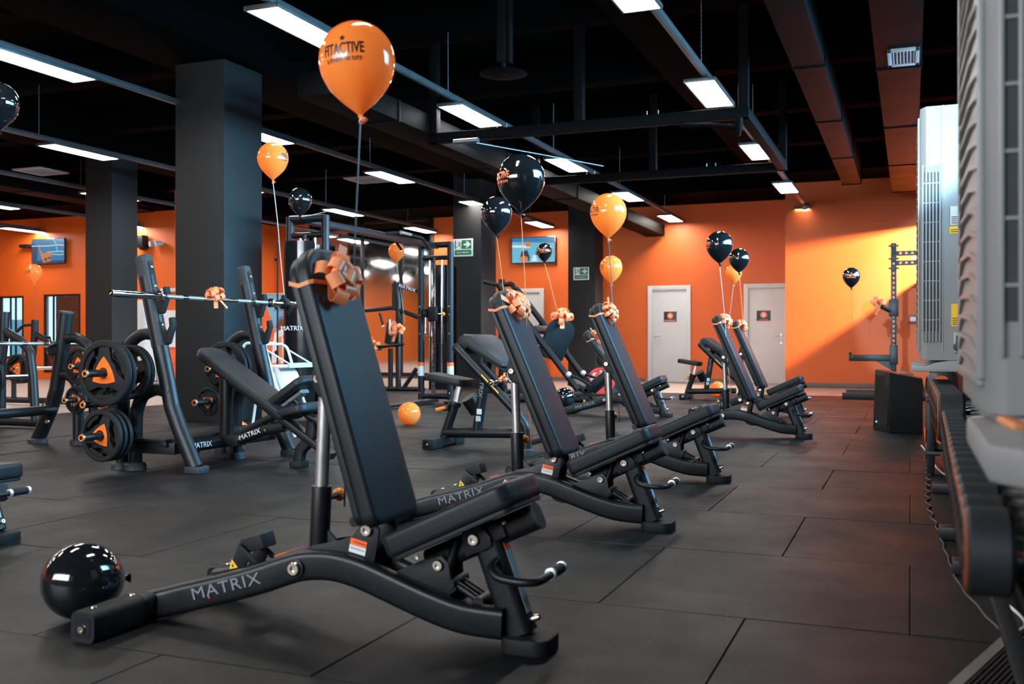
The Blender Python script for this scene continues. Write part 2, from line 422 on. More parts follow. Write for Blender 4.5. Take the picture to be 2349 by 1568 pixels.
# walls
w = struct(B().lohi((-16.2, 22.0, 0), (-2.33, 22.25, 4.75)), 'wall_back', 'wall_orange', 'orange back wall with white doors', 'wall')
w2 = struct(B().lohi((-2.33, 20.6, 0), (XR+0.2, 22.25, 4.75)), 'wall_back_right', 'wall_orange', 'orange wall on the right washed by a slanting beam of daylight', 'wall')
w3 = B(); 
# left stretch with openings for two interior windows
X0, X1 = -21.6, -15.55
for a, c in ((( -21.6, 0), (-20.95, 4.75)), ((-20.95, 2.03), (-20.16, 4.75)), ((-20.95, 0), (-20.16, 0.5)), ((-20.16, 0), (-19.5, 4.75)), ((-19.5, 2.05), (-18.35, 4.75)), ((-19.5, 0), (-18.35, 0.16)), ((-18.35, 0), (-15.55, 4.75))):
    w3.lohi((a[0], 18.2, a[1]), (c[0], 18.4, c[1]))
w3.lohi((-15.75, 18.4, 0), (-15.55, 22.2, 4.75))
struct(w3, 'wall_back_left', 'wall_orange', 'orange wall at the far left with interior windows and a screen', 'wall')
wl = B(); wl.lohi((XL-0.2, YB-0.2, 0), (XL, 18.3, 3.9))
struct(B().lohi((XL-0.2, YB-0.2, 3.9), (XL, 18.3, 4.75)), 'trim_5', 'ceiling_black', 'black painted band above the orange side wall', 'trim')
struct(B().lohi((XL-0.2, YB, 3.85), (XR, YB+0.04, 4.75)), 'trim_6', 'ceiling_black', 'black painted band above the wall behind the viewer', 'trim')
struct(wl, 'wall_left', 'wall_orange', 'orange side wall at the far left seen in the mirror', 'wall')
wf = B()
for a, c in (((XL-0.2, 0), (-8.6, 4.75)), ((-8.6, 0), (0.2, 1.65)), ((-8.6, 3.55), (0.2, 4.75)), ((0.2, 0), (XR+0.2, 4.75)), ((-3.0, 1.65), (-2.4, 3.55))):
    wf.lohi((a[0], YB-0.2, a[1]), (c[0], YB, c[1]))
struct(wf, 'wall_front', 'wall_orange', 'orange wall behind the viewer with a high window', 'wall')
# right wall with a strip of high windows
wr = B()
for a, c in (((YB, 0), (22.2, 1.95)), ((YB, 3.55), (22.2, 4.75)), ((YB, 1.95), (4.2, 3.55)), ((16.8, 1.95), (18.5, 3.55)), ((18.5, 1.95), (20.6, 2.52)), ((18.5, 3.22), (20.6, 3.55)), ((20.6, 1.95), (22.2, 3.55))):
    wr.lohi((XR, a[0], a[1]), (XR+0.2, c[0], c[1]))
for y in (6.72, 9.24, 11.76, 14.28): wr.lohi((XR, y-0.06, 1.95), (XR+0.2, y+0.06, 3.55))
struct(wr, 'wall_right', 'black_paint', 'dark right-hand wall with high windows behind the dumbbells', 'wall')
# skirting boards
def skirt(n, a, c): struct(B().lohi(a, c, bev=0.004), n, 'skirting', 'low brown skirting board along the orange wall', 'skirting')
b = B()
for x0, x1 in ((-15.5, -8.62), (-7.95, -5.56), (-4.47, -3.42)): b.lohi((x0, 21.982, 0), (x1, 22.0, 0.09), bev=0.003)
struct(b, 'baseboard_back', 'skirting', 'brown skirting board along the orange back wall', 'skirting')
skirt('baseboard_right', (-2.31, 20.582, 0), (XR, 20.6, 0.09))
skirt('baseboard_left', (-18.3, 18.182, 0), (-16.62, 18.2, 0.09))
# columns
def column(n, x0, y0, x1, y1, label):
    b = B().lohi((x0, y0, 0), (x1, y1, 4.75), bev=0.012); return struct(b, n, 'black_paint', label, 'column')
column('column', -7.77, 9.1, -7.09, 9.80, 'wide black square column behind the incline barbell bench')
column('column', -13.0, 13.0, -12.42, 13.6, 'black square column at the far left beside the wall screen')
column('column', -8.28, 17.6, -7.68, 18.35, 'black column with an exit sign right of the cable machine')
column('column', -7.06, 21.0, -6.43, 21.62, 'black column with an exit sign nearest the back wall doors')
# skirting kickboard of the third column
b = B(); b.lohi((-8.30, 17.575, 0), (-7.66, 17.6, 0.20), bev=0.004); struct(b, 'trim_1', 'plate_black', 'black kick board at the foot of the exit-sign column', 'trim')
# concrete beams
def beam(a, c, label): struct(B().lohi(a, c, bev=0.015), 'ceiling_beam', 'ceiling_black', label, 'beam')
beam((-7.95, YB, 4.05), (-6.95, 22.0, 4.76), 'wide black ceiling beam running over the big column')
beam((-13.1, YB, 4.05), (-12.3, 18.2, 4.76), 'black ceiling beam running over the far left column')
beam((-2.9, YB, 4.25), (-2.3, 20.6, 4.76), 'black ceiling beam above the right-hand row of lights')
for i, y in enumerate([2.6, 5.2, 7.6, 10.0, 12.5, 15.0, 17.6, 20.0]):
    b = B().lohi((XL, y, 4.30), (XR, y+0.30, 4.76), bev=0.015)
    struct(b, 'ceiling_rib', 'ceiling_black', ['first', 'second', 'third', 'fourth', 'fifth', 'sixth', 'seventh', 'eighth'][i] + ' black cross rib of the ceiling counted from the front', 'rib')
b = B().lohi((XL, 20.2, 3.95), (-2.33, 22.0, 4.3)); struct(b, 'trim_2', 'ceiling_black', 'black soffit over the orange back wall', 'soffit')
b = B().lohi((-2.33, 19.3, 4.08), (XR, 20.6, 4.3)); struct(b, 'trim_3', 'ceiling_black', 'black soffit over the right-hand orange wall', 'soffit')
b = B().lohi((XL, 16.6, 3.90), (-15.55, 18.2, 4.3)); struct(b, 'trim_4', 'ceiling_black', 'black soffit over the far left orange wall', 'soffit')

# interior windows of the left wall
def window(n, x0, x1, z0, z1, mull, panes):
    r = empty(n, ((x0+x1)/2, 18.2, z0), None, 'window', kind='structure')
    b = B(); t = 0.05
    for a, c in (((x0, z0), (x0+t, z1)), ((x1-t, z0), (x1, z1)), ((x0+t, z0), (x1-t, z0+t)), ((x0+t, z1-t), (x1-t, z1))):
        b.lohi((a[0], 18.19, a[1]), (c[0], 18.26, c[1]), bev=0.006)
    for mx in mull: b.lohi((mx-0.02, 18.215, z0+t), (mx+0.02, 18.245, z1-t))
    b.done('window_frame', 'frame_black', r)
    for x_0, x_1, za, zb, m in panes:
        B().lohi((x_0, 18.30, za), (x_1, 18.32, zb)).done('pane', m, r)
    B().lohi((x0+t, 18.255, z0+t), (x1-t, 18.262, z1-t)).done('glass', 'glass_pane', r)
    return r
o = window('window_1', -20.95, -20.16, 0.5, 2.03, (-20.62, -20.45), [(-20.95, -20.16, 1.45, 2.03, 'window_sky'), (-20.95, -20.72, 0.5, 1.45, 'window_sky'), (-20.72, -20.16, 0.5, 1.45, 'window_teal')])
o['label'] = 'black framed interior window glowing pale blue at the far left'
o = window('window_2', -19.5, -18.35, 0.16, 2.05, (-19.22,), [(-19.45, -19.22, 0.62, 2.0, 'window_sky'), (-19.45, -19.22, 0.16, 0.62, 'print_brown'), (-19.22, -18.40, 0.16, 2.0, 'window_dark')])
o['label'] = 'black framed dark interior window beside the far left column'
# white cabinet and a doorway on the left wall
r = empty('cabinet', (-16.3, 18.0, 0), 'tall pale grey cabinet against the orange wall behind the incline bench', 'cabinet')
B().lohi((-16.62, 17.75, 0.02), (-16.0, 18.18, 1.84), bev=0.01).done('body', 'door_white', r)
B().lohi((-16.60, 17.73, 0.05), (-16.02, 17.75, 0.93), bev=0.005).done('door', 'door_white', r)
B().lohi((-16.60, 17.73, 0.95), (-16.02, 17.75, 1.82), bev=0.005).done('door', 'door_white', r)
r = empty('door_1', (-15.75, 18.15, 0), 'white door frame with a glazed panel beside the pale cabinet', 'door', kind='structure')
b = B()
b.lohi((-15.97, 18.1, 0), (-15.88, 18.2, 2.12), bev=0.008); b.lohi((-15.97, 18.1, 2.04), (-15.1, 18.2, 2.12), bev=0.008); b.done('door_frame', 'door_white', r)
B().lohi((-15.88, 18.15, 0.0), (-15.1, 18.19, 0.75)).done('lower_panel', 'print_orange', r)
B().lohi((-15.88, 18.15, 0.78), (-15.1, 18.19, 1.62)).done('pane', 'print_white', r)

# white doors of the back wall
def white_door(n, x0, x1, y, label, sign, handle):
    r = empty(n, ((x0+x1)/2, y, 0), label, 'door', kind='structure')
    b = B(); t = 0.10
    for a, c in (((x0, 0), (x0+t, 2.16)), ((x1-t, 0), (x1, 2.16)), ((x0+t, 2.06), (x1-t, 2.16))): b.lohi((a[0], y-0.05, a[1]), (c[0], y+0.01, c[1]), bev=0.008)
    b.done('door_frame', 'door_white', r)
    B().lohi((x0+t+0.004, y-0.022, 0.01), (x1-t-0.004, y+0.005, 2.055), bev=0.004).done('door_leaf', 'door_white', r)
    hx = x0+t+0.07 if handle < 0 else x1-t-0.07
    b = B(); b.cyl((hx, y-0.02, 1.03), (hx, y-0.07, 1.03), 0.012); b.tube([(hx, y-0.07, 1.03), (hx-handle*0.12, y-0.075, 1.03)], 0.011); b.lohi((hx-0.02, y-0.028, 0.97), (hx+0.02, y-0.02, 1.09), bev=0.003)
    h = b.done('door_handle', 'steel_brushed', r)
    B().cyl((hx, y-0.028, 0.88), (hx, y-0.018, 0.88), 0.022).done('keyhole', 'steel_brushed', r)
    if sign:
        sx = sign; z0, z1 = 1.355, 1.58
        s = B().lohi((sx-0.145, y-0.03, z0), (sx+0.145, y-0.022, z1), bev=0.003).done('sign_plate', 'ink_black', r, 'black sign with an orange star badge')
        b = B(); b.lohi((sx-0.15, y-0.033, z0-0.004), (sx+0.15, y-0.028, z0+0.010)); b.lohi((sx-0.15, y-0.033, z1-0.006), (sx+0.15, y-0.028, z1+0.004)); b.done('edge_strip', 'orange_badge', s)
        my = Matrix(((1,0,0,sx),(0,0,1,y-0.032),(0,1,0,1.485),(0,0,0,1)))
        bd = B().cyl((0,0,-0.002), (0,0,0.002), 0.066, 28).done('round_badge', 'ink_orange', s, mx=my); B().ring((0,0,-0.0025), 0.052, 0.047, 0.001).done('badge_ring', 'orange_badge', bd, mx=my); B().prism([(p[0]*0.040, p[1]*0.040) for p in STAR], -0.0035, -0.002).done('star', 'ink_white', bd, mx=my)
        if n == 'door_3': text('lettering', 'STUDIO MEDICO', 0.026, 'ink_white', s, Matrix(((1,0,0,sx),(0,0,-1,y-0.032),(0,1,0,1.386),(0,0,0,1))))
        else:
            b = B(); xx = sx-0.125      # a line of print too small to read in the photograph
            for w_ in (0.016, 0.020, 0.012, 0.030, 0.018, 0.022, 0.028, 0.014, 0.020, 0.016): b.lohi((xx, y-0.0325, 1.379), (xx+w_-0.004, y-0.0315, 1.394)); xx += w_+0.005
            b.done('print_line', 'ink_white', s)['kind'] = 'stuff'
    return r
white_door('door_2', -5.49, -4.52, 22.0, 'white door with a star sign, left of the two sign doors', -4.98, -1)
white_door('door_3', -3.36, -2.40, 22.0, 'white door with a star sign, next to the bright right-hand wall', -2.94, 1)
white_door('door_4', -8.95, -7.98, 22.0, 'white door without a sign behind the second incline bench', None, 1)
# mirror on the back wall
r = empty('wall_mirror', (-12.5, 21.98, 0.1), 'tall wall mirror in black frame behind the cable machine', 'mirror')
B().lohi((-14.35, 21.95, 0.12), (-10.93, 21.97, 3.9)).done('mirror_glass', 'mirror', r)
for x in (-14.37, -12.85, -11.75, -10.91): B().lohi((x-0.05, 21.925, 0.1), (x+0.05, 21.985, 3.94), bev=0.006).done('mullion', 'frame_black', r)
b = B(); b.lohi((-14.35, 21.925, 0.06), (-10.93, 21.985, 0.14)); b.done('rail', 'frame_black', r); B().lohi((-14.35, 21.925, 3.88), (-10.93, 21.985, 3.95)).done('rail', 'frame_black', r)
# ------------------------------------------------------------------ hanging lights: a grid of panels under grey trunking
LX = [-1.99, -4.79, -7.79, -10.8, -13.6, -16.6, -19.6]
LY = [0.2, 3.7, 7.2, 10.7, 14.2, 17.7, 21.15]
ROWN = ['nearest the right wall', 'second from the right wall', 'third from the right wall', 'fourth from the right wall', 'fifth from the right wall', 'sixth from the right wall', 'nearest the left wall']
ORD = ['first', 'second', 'third', 'fourth', 'fifth', 'sixth', 'seventh']
def chain_bm(b, x, y, z0, z1):
    n = int((z1-z0)/0.022); prof = []
    for i in range(n+1):
        z = z0+(z1-z0)*i/n; prof.append((0.0065 if i % 2 else 0.0025, z))
    b.lathe(prof, (x, y, 0), (0,0,1), 6)
def ceiling_light():
    r = empty('ceiling_light', (0,0,3.55))
    b = B(); w, l = 0.165, 0.60
    for a, c in (((-w, -l), (-w+0.018, l)), ((w-0.018, -l), (w, l)), ((-w+0.018, -l), (w-0.018, -l+0.018)), ((-w+0.018, l-0.018), (w-0.018, l))):
        b.lohi((a[0], a[1], 3.546), (c[0], c[1], 3.585), bev=0.003)
    b.lohi((-w+0.018, -l+0.018, 3.572), (w-0.018, l-0.018, 3.584)); b.done('frame', 'track_grey', r)
    B().lohi((-w+0.018, -l+0.018, 3.552), (w-0.018, l-0.018, 3.566)).done('diffuser', 'diffuser', r)
    for y in (-0.38, 0.38): B().lohi((0.02, y-0.02, 3.585), (0.07, y+0.02, 3.60)).done('bracket', 'track_grey', r)
    return r
L0 = ceiling_light(); first = True
for i, x in enumerate(LX):
    for j, y in enumerate(LY):
        if x < -15.5 and y > 18: continue
        if j == 0: continue
        o = L0 if first else copy_tree(L0); first = False
        o.location = (x, y, 3.55)
        tag(o, 'lit white panel light, %s one back in the row %s' % (ORD[j], ROWN[i]), 'light', 'ceiling light panels')
for i, x in enumerate(LX):
    ye = 18.1 if x < -15.5 else 21.9
    if i == 0: ye = 20.5
    r = empty('light_trunking', (x+0.05, 2.0, 3.60), 'grey light trunking carrying the row of panels %s' % ROWN[i], 'trunking')
    b = B().lohi((x+0.02, -1.5, 3.60), (x+0.085, ye, 3.655), bev=0.004); b.lohi((x+0.035, -1.5, 3.592), (x+0.07, ye, 3.60)); b.done('rail', 'track_grey', r)
    for j, y in enumerate(LY[1:]):
        if y > ye: continue
        for dy in (0.75,):
            if y+dy > ye: continue
            b = B(); chain_bm(b, x+0.05, y+dy-1.5 if j % 2 == 9 else y-dy, 3.655, 4.32); b.done('chain', 'chain_steel', r)
# small emergency spot at the end of the right-hand row
r = empty('emergency_lamp', (-1.98, 20.45, 3.5), 'small white emergency lamp hanging at the end of the right-hand row', 'lamp')
B().cyl((-1.94, 20.40, 3.50), (-1.94, 20.40, 3.58), 0.05, r2=0.03).done('shade', 'white_metal', r)
B().cyl((-1.94, 20.40, 3.494), (-1.94, 20.40, 3.50), 0.042).done('lens', 'diffuser', r)
B().tube([(-1.94, 20.40, 3.58), (-1.94, 20.42, 3.63), (-1.94, 20.5, 3.63), (-1.8, 20.58, 3.50)], 0.008).done('cable', 'cable_white', r)

# ------------------------------------------------------------------ hanging black frame over the benches
r = empty('suspended_frame', (-3.3, 11.9, 3.2), 'black steel frame hung from the ceiling above the benches', 'frame')
fx0, fx1, fy0, fy1, fz = -5.03, -1.56, 10.2, 13.5, 3.21
T_ = 0.055
for a, c in (((fx0, fy0), (fx1, fy0)), ((fx0, fy1), (fx1, fy1))):
    B().lohi((a[0]-T_, a[1]-T_, fz-T_), (c[0]+T_, c[1]+T_, fz+T_), bev=0.006).done('cross_beam', 'duct_black', r)
for x in (fx0, fx1): B().lohi((x-T_, fy0-T_, fz-T_), (x+T_, fy1+T_, fz+T_), bev=0.006).done('side_beam', 'duct_black', r)
for x in (fx0, fx1, -3.3):
    for y in (fy0, fy1):
        B().lohi((x-0.05, y-0.05, fz+T_), (x+0.05, y+0.05, 4.32), bev=0.005).done('hanger', 'duct_black', r)
for x in (-4.2, -2.5):
    for y in (fy0, fy1):
        for d in (-0.06, 0.06): B().cyl((x+d, y, fz+T_), (x+d, y, fz+T_+0.05), 0.006, 8).done('fixing_stud', 'chain_steel', r)
b = B(); b.cyl((-1.60, 10.15, 3.15), (-1.60, 10.15, 3.02), 0.04); b.cyl((-1.60, 10.15, 3.02), (-1.60, 10.15, 2.97), 0.02); b.tube([(-1.60, 10.15, 3.06), (-1.9, 10.12, 3.10), (-2.2, 10.14, 3.12)], 0.025); b.done('swivel_hook', 'duct_black', r)
b = B(); b.cyl((-4.75, 10.12, 3.14), (-4.45, 10.12, 3.14), 0.03); b.tube([(-4.5, 10.15, 3.12), (-4.05, 11.1, 3.12), (-3.6, 12.1, 3.12)], 0.008); b.done('strap_bar', 'chain_steel', r)

# ------------------------------------------------------------------ ducts
def duct(x0, x1, y0, y1, z0, z1, label, step=2.5, drop=None):
    r = empty('air_duct', ((x0+x1)/2, (y0+y1)/2, z0), label, 'duct')
    B().lohi((x0, y0, z0), (x1, y1, z1), bev=0.008).done('duct_body', 'duct_black', r)
    y = y1-0.02; k = 0
    while y > y0 and k < 9:
        B().lohi((x0-0.012, y-0.02, z0-0.012), (x1+0.012, y+0.02, z1), bev=0.004).done('flange', 'duct_black', r)
        y -= step; k += 1
    return r
duct(-1.08, -0.78, -1.0, 18.0, 3.60, 3.98, 'long black air duct ending short of the bright orange wall', 2.6)
d2 = duct(-0.31, 0.10, -1.0, 19.25, 3.60, 3.98, 'wide black air duct with a white grille on the right', 2.9)
duct(-5.53, -5.10, 8.2, 21.9, 3.275, 3.50, 'black air duct above the second row of lights', 3.1)
duct(-16.5, -15.9, 3.0, 17.9, 3.85, 4.2, 'black air duct at the far left of the ceiling', 3.3)
g = B()
for a, c in (((-0.20, 9.82), (-0.165, 10.42)), ((0.045, 9.82), (0.08, 10.42)), ((-0.20, 9.82), (0.08, 9.90)), ((-0.20, 10.34), (0.08, 10.42))): g.lohi((a[0], a[1], 3.583), (c[0], c[1], 3.60), bev=0.002)
gr = g.done('grille', 'vent_white', d2, 'white air grille')
for i in range(7): B().box((-0.15+0.03*i, 10.12, 3.592), (0.016, 0.44, 0.012), (0, R(25), 0)).done('slat', 'vent_white', gr)
# flush vents
for x, y, lab in ((-9.2, 15.9, 'flat white ceiling vent above the cable machine'), (-14.0, 13.0, 'small flat white vent above the far left column')):
    r = empty('ceiling_vent', (x, y, 3.85), lab, 'vent')
    b = B().lohi((x-0.32, y-0.32, 3.845), (x+0.32, y+0.32, 3.87), bev=0.004); b.done('frame', 'vent_white', r)
    for i in range(6): B().box((x-0.22+0.088*i, y, 3.842), (0.05, 0.5, 0.008), (0, R(20), 0)).done('slat', 'vent_white', r)
    for dx in (-0.28, 0.28): B().cyl((x+dx, y, 3.87), (x+dx, y, 4.76), 0.006, 6).done('hanger_rod', 'duct_black', r)
# disc fan on a drop rod
r = empty('ceiling_disc', (-3.376, 8.235, 3.3), 'black round disc fixture on a drop rod', 'fixture')
B().lathe([(0.02, 0.03), (0.05, 0.028), (0.205, 0.012), (0.215, 0.004), (0.205, 0.0), (0.03, -0.004), (0.03, -0.008), (0.001, -0.008)], (-3.376, 8.235, 3.29), seg=40).done('disc', 'duct_black', r)
B().cyl((-3.376, 8.235, 3.31), (-3.376, 8.235, 3.40), 0.022).done('neck', 'duct_black', r)
b = B().lohi((-3.43, 8.20, 3.40), (-3.335, 8.27, 4.32), bev=0.004); b.lohi((-3.325, 8.20, 3.39), (-3.30, 8.27, 4.32)); b.done('drop_channel', 'duct_black', r)
# wifi puck on the fifth row
r = empty('round_detector', (-15.2, 15.6, 3.5), 'white round detector under the far left trunking', 'detector')
B().lathe([(0.05, 0.05), (0.14, 0.03), (0.15, 0.01), (0.12, 0)], (-15.2, 15.6, 3.46), seg=24).done('body', 'vent_white', r)
B().cyl((-15.2, 15.6, 3.50), (-15.2, 15.6, 4.76), 0.02).done('stem', 'duct_black', r)
# ------------------------------------------------------------------ adjustable incline benches
def slab_poly(L, Wd, r0, r1, n=6):
    """outline in (s, y): s from 0 to L, corner radius r0 at s=0, r1 at s=L"""
    out = []
    for cs, cy, a0, r in ((L-r1, Wd/2-r1, 0, r1), (r0, Wd/2-r0, 90, r0), (r0, -Wd/2+r0, 180, r0), (L-r1, -Wd/2+r1, 270, r1)):
        for i in range(n+1):
            a = R(a0+90*i/n); out.append((cs+r*math.cos(a), cy+r*math.sin(a)))
    return out
def pad(name, L, Wd, r0, r1, th, mx, m, parent, bev=0.02, z0=0.0):
    b = B().prism(slab_poly(L, Wd, r0, r1), z0, z0+th, None, bev, 4)
    return b.done(name, m, parent, mx=mx, ang=50)
def make_bench(back=72.6, seat=25.0, post_top=None, logo=True):
    r = empty('incline_bench', (0,0,0))
    sec = rrect(0.052, 0.094, 0.020, 4)
    hump = [(0.50, -0.080, 0.194), (0.57, -0.073, 0.206), (0.64, -0.070, 0.207), (0.72, -0.070, 0.194), (0.80, -0.068, 0.169), (0.90, -0.066, 0.135), (1.00, -0.062, 0.104), (1.08, -0.056, 0.087), (1.19, -0.045, 0.080)]
    rail_pts = [(-0.004, -0.205, 0.046), (0.012, -0.165, 0.049), (0.060, -0.146, 0.060), (0.13, -0.134, 0.080), (0.25, -0.117, 0.112), (0.37, -0.101, 0.148)] + hump
    rails = []
    for sg in (1, -1):
        P = spline([(x, y*sg, z) for x, y, z in rail_pts], 4)
        rl = B().sweep(P, sec, side=(0, 1, 0) if sg < 0 else (0, 1, 0)).done('frame_rail', 'frame_black', r)
        rails.append(rl)
        sl = B().sweep([(-0.006, -0.445*sg, 0.047), (-0.006, -0.425*sg, 0.047), (-0.006, -0.185*sg, 0.049), (-0.006, -0.178*sg, 0.049)], rrect(0.092, 0.094, 0.022, 5), side=(1,0,0), scale=[0.97, 1, 1, 0.95]).done('rubber_foot', 'rubber', r)
        B().sweep([(-0.006, -0.443*sg, 0.047), (-0.006, -0.447*sg, 0.047)], rrect(0.064, 0.060, 0.014, 4), side=(1,0,0)).done('end_plug', 'screen_black', sl)
        bolt(sl, (-0.006, -0.446*sg, 0.042), (0, -sg, 0), 0.012, 0.008)
        for y in (0.40, 0.24): bolt(sl, (-0.006, -y*sg, 0.093), (0,0,1), 0.010, 0.007)
        B().sweep([(-0.006, -0.235*sg, 0.048), (-0.006, -0.22*sg, 0.048)], rrect(0.096, 0.098, 0.024, 5), side=(1,0,0)).done('foot_collar', 'plate_black', sl)
    B().cyl((-0.004, -0.20, 0.047), (-0.004, 0.20, 0.047), 0.030, 14).done('rear_axle', 'frame_black', r)
    near = rails[0]
    if logo:
        p0 = Vector((0.10, -0.139, 0.072)); p1 = Vector((0.42, -0.094, 0.163)); xd = (p1-p0).normalized()
        nrm = Vector((xd.y, -xd.x, 0)).normalized()
        c = (p0+p1)/2 + nrm*0.0275 + xd*0.015 + Vector((0,0,0.004))
        mx = frame_mx(c, xd, nrm)
        text('logo', 'MATRIX', 0.053, 'ink_grey', near, mx, sx=1.24, extr=0.0012, space=1.08, label='grey lettering')
        B().cyl(c+nrm*0.001+xd*-0.058+Vector((0,0,-0.020)), c+nrm*0.003+xd*-0.058+Vector((0,0,-0.020)), 0.0035, 8).done('red_dot', 'ink_red', near)
    bolt(near, (0.515, -0.108, 0.197), (0,-1,0), 0.022, 0.014, 'bolt')
    b = B().cyl((0.515, -0.104, 0.197), (0.515, -0.110, 0.197), 0.030, 20, bev=0.002); b.done('washer', 'plate_black', near)
    b = B().box((0.42, 0, 0.222), (0.05, 0.10, 0.003), (0, R(-19), 0)); b.done('rail_sticker', 'sticker_orange', r)
    # cross plates between rails
    b = B().box((0.52, 0, 0.19), (0.09, 0.11, 0.06), (0, R(-12), 0), 0.005).box((1.10, 0, 0.095), (0.12, 0.10, 0.05), (0, R(8), 0), 0.005)
    b.box((0.30, 0, 0.135), (0.05, 0.22, 0.03), (0, R(-18), 0), 0.004); b.done('cross_member', 'frame_black', r)
    b = B().pxz([(0.70, 0.16), (0.73, 0.118), (0.77, 0.104), (0.83, 0.104), (0.87, 0.115), (0.88, 0.15)], -0.03, 0.03, 0.006); b.done('under_bracket', 'plate_black', r)
    # rear stop block with hazard sticker
    for y in (-0.052, 0.052):
        blk = B().pxz([(0.205, 0.105), (0.262, 0.245), (0.318, 0.205), (0.335, 0.19), (0.318, 0.18), (0.298, 0.195), (0.272, 0.13)], y-0.004, y+0.004, 0.001).done('stop_bracket', 'plate_black', r)
        if y < 0:
            mx = Matrix(((1,0,0,0),(0,0,1,y-0.005),(0,1,0,0),(0,0,0,1)))
            st = B().prism([(0.229, 0.160), (0.261, 0.168), (0.238, 0.193)], -0.0008, 0.0008, mx).done('hazard_sticker', 'sticker_yellow', blk)
            B().prism([(0.238, 0.167), (0.248, 0.169), (0.241, 0.181)], -0.0014, -0.0004, mx).done('hazard_mark', 'ink_black', blk)
    b = B().box((0.30, 0, 0.243), (0.085, 0.075, 0.048), (0, R(-17), 0), 0.006); sb = b.done('stop_block', 'rubber', r)
    b = B()
    for dx in (-0.02, 0.02): b.cyl((0.305+dx, 0, 0.266+dx*0.3), (0.303+dx, 0, 0.2695+dx*0.3), 0.007, 10)
    b.done('block_screw', 'screen_black', sb)
    # lifting post
    ax0 = Vector((0.533, 0, 0.22)); 
    ca, sa = math.cos(R(back)), math.sin(R(back))
    O = Vector((0.825, 0, 0.355)); U = Vector((-ca, 0, sa)); N = Vector((sa, 0, ca))
    top = O + U*0.49 - N*0.125 if post_top is None else Vector(post_top)
    dz = (top-ax0).normalized(); Lp = (top-ax0).length
    mid = ax0 + dz*min(0.222, Lp*0.45)
    B().cyl(ax0, mid, 0.032, 20, bev=0.003).done('post_sleeve', 'frame_black', r)
    B().cyl(mid-dz*0.01, top, 0.0215, 20).done('post_rod', 'steel_brushed', r, 'brushed steel rod')
    b = B().tube([mid-dz*0.045, mid-dz*0.045+Vector((0.004, 0.085, 0.002))], 0.011); pin = b.done('pull_pin', 'frame_black', r)
    B().sph(mid-dz*0.045+Vector((0.004, 0.10, 0.002)), 0.022).done('knob', 'orange_plastic', pin, 'orange knob')
    B().pxz([(0.56, 0.31), (0.625, 0.245), (0.625, 0.205), (0.555, 0.205)], -0.006, 0.006, 0.001).done('gusset', 'plate_black', r)
    for y in (-0.036, 0.036):
        b = B()
        q = [O+U*0.435-N*0.145, O+U*0.47-N*0.155, O+U*0.515-N*0.145, O+U*0.60-N*0.078, O+U*0.60-N*0.068, O+U*0.40-N*0.068, O+U*0.41-N*0.10]
        b.pxz([(p.x, p.z) for p in q], y-0.004, y+0.004, 0.001); cl = b.done('clevis_plate', 'plate_black', r)
        if y < 0: bolt(cl, (top.x, y-0.004, top.z), (0,-1,0), 0.016, 0.012)
    # hinge plates carrying the warning sticker
    for y in (-0.055, 0.055):
        b = B().pxz([(0.49, 0.235), (0.55, 0.262), (0.62, 0.278), (0.69, 0.298), (0.715, 0.335), (0.745, 0.352), (0.772, 0.348), (0.785, 0.325), (0.78, 0.285), (0.765, 0.215), (0.72, 0.185), (0.55, 0.20)], y-0.005, y+0.005, 0.0015)
        hp = b.done('hinge_plate', 'plate_black', r)
        if y < 0:
            bolt(hp, (0.745, y-0.005, 0.325), (0,-1,0), 0.020, 0.014)
            mx = frame_mx((0.712, y-0.0065, 0.270), (1, 0, -0.20), (0,-1,0))
            B().box((0,0.012,0), (0.058, 0.020, 0.001)).done('sticker_top', 'sticker_orange', hp, mx=mx)
            s2 = B().box((0,-0.010,0), (0.058, 0.023, 0.001)).done('sticker_bottom', 'sticker_white', hp, mx=mx)
            text('sticker_text', 'WARNING', 0.010, 'ink_black', hp, mx @ Matrix.Translation((0.006, 0.012, 0.001)), extr=0.0002)
            text('sticker_text', 'READ BEFORE USE', 0.0058, 'ink_black', hp, mx @ Matrix.Translation((0, -0.008, 0.001)), extr=0.0002)
    # backrest
    mb = frame_mx(O - N*0.055, U, N)
    bk = pad('backrest', 0.885, 0.285, 0.040, 0.105, 0.055, mb, 'vinyl', r, 0.019)
    pad('backing_board', 0.865, 0.268, 0.035, 0.10, 0.024, frame_mx(O - N*0.079 + U*0.01, U, N), 'vinyl_side', bk, 0.006)
    b = B().box((0.30, 0, 0.0), (0.50, 0.075, 0.05), bev=0.008); b.done('back_frame', 'plate_black', bk, mx=frame_mx(O - N*0.098, U, N))
    b = B().cyl(O+U*0.03-N*0.10+Vector((0,-0.10,0)), O+U*0.03-N*0.10+Vector((0,0.10,0)), 0.016, 14); b.done('hinge_tube', 'plate_black', bk)
    # seat
    cs, ss = math.cos(R(seat)), math.sin(R(seat))
    SO = Vector((0.822, 0, 0.318)); SU = Vector((cs, 0, ss)); SN = Vector((-ss, 0, cs))
    st = pad('seat', 0.445, 0.285, 0.035, 0.045, 0.072, frame_mx(SO - SN*0.072, SU, SN), 'vinyl', r, 0.02)
    pad('seam', 0.447, 0.287, 0.036, 0.046, 0.0025, frame_mx(SO - SN*0.046 - SU*0.001, SU, SN), 'vinyl_side', st, 0.001)
    pad('seat_board', 0.43, 0.265, 0.03, 0.04, 0.014, frame_mx(SO - SN*0.084 + SU*0.006, SU, SN), 'vinyl_side', st, 0.003)
    p0 = SO + SU*0.06 - SN*0.125; p1 = SO + SU*0.445 - SN*0.125
    sr = B().sweep([p0, p1], rrect(0.058, 0.078, 0.028, 5), side=(0,1,0)).done('seat_rail', 'frame_black', r)
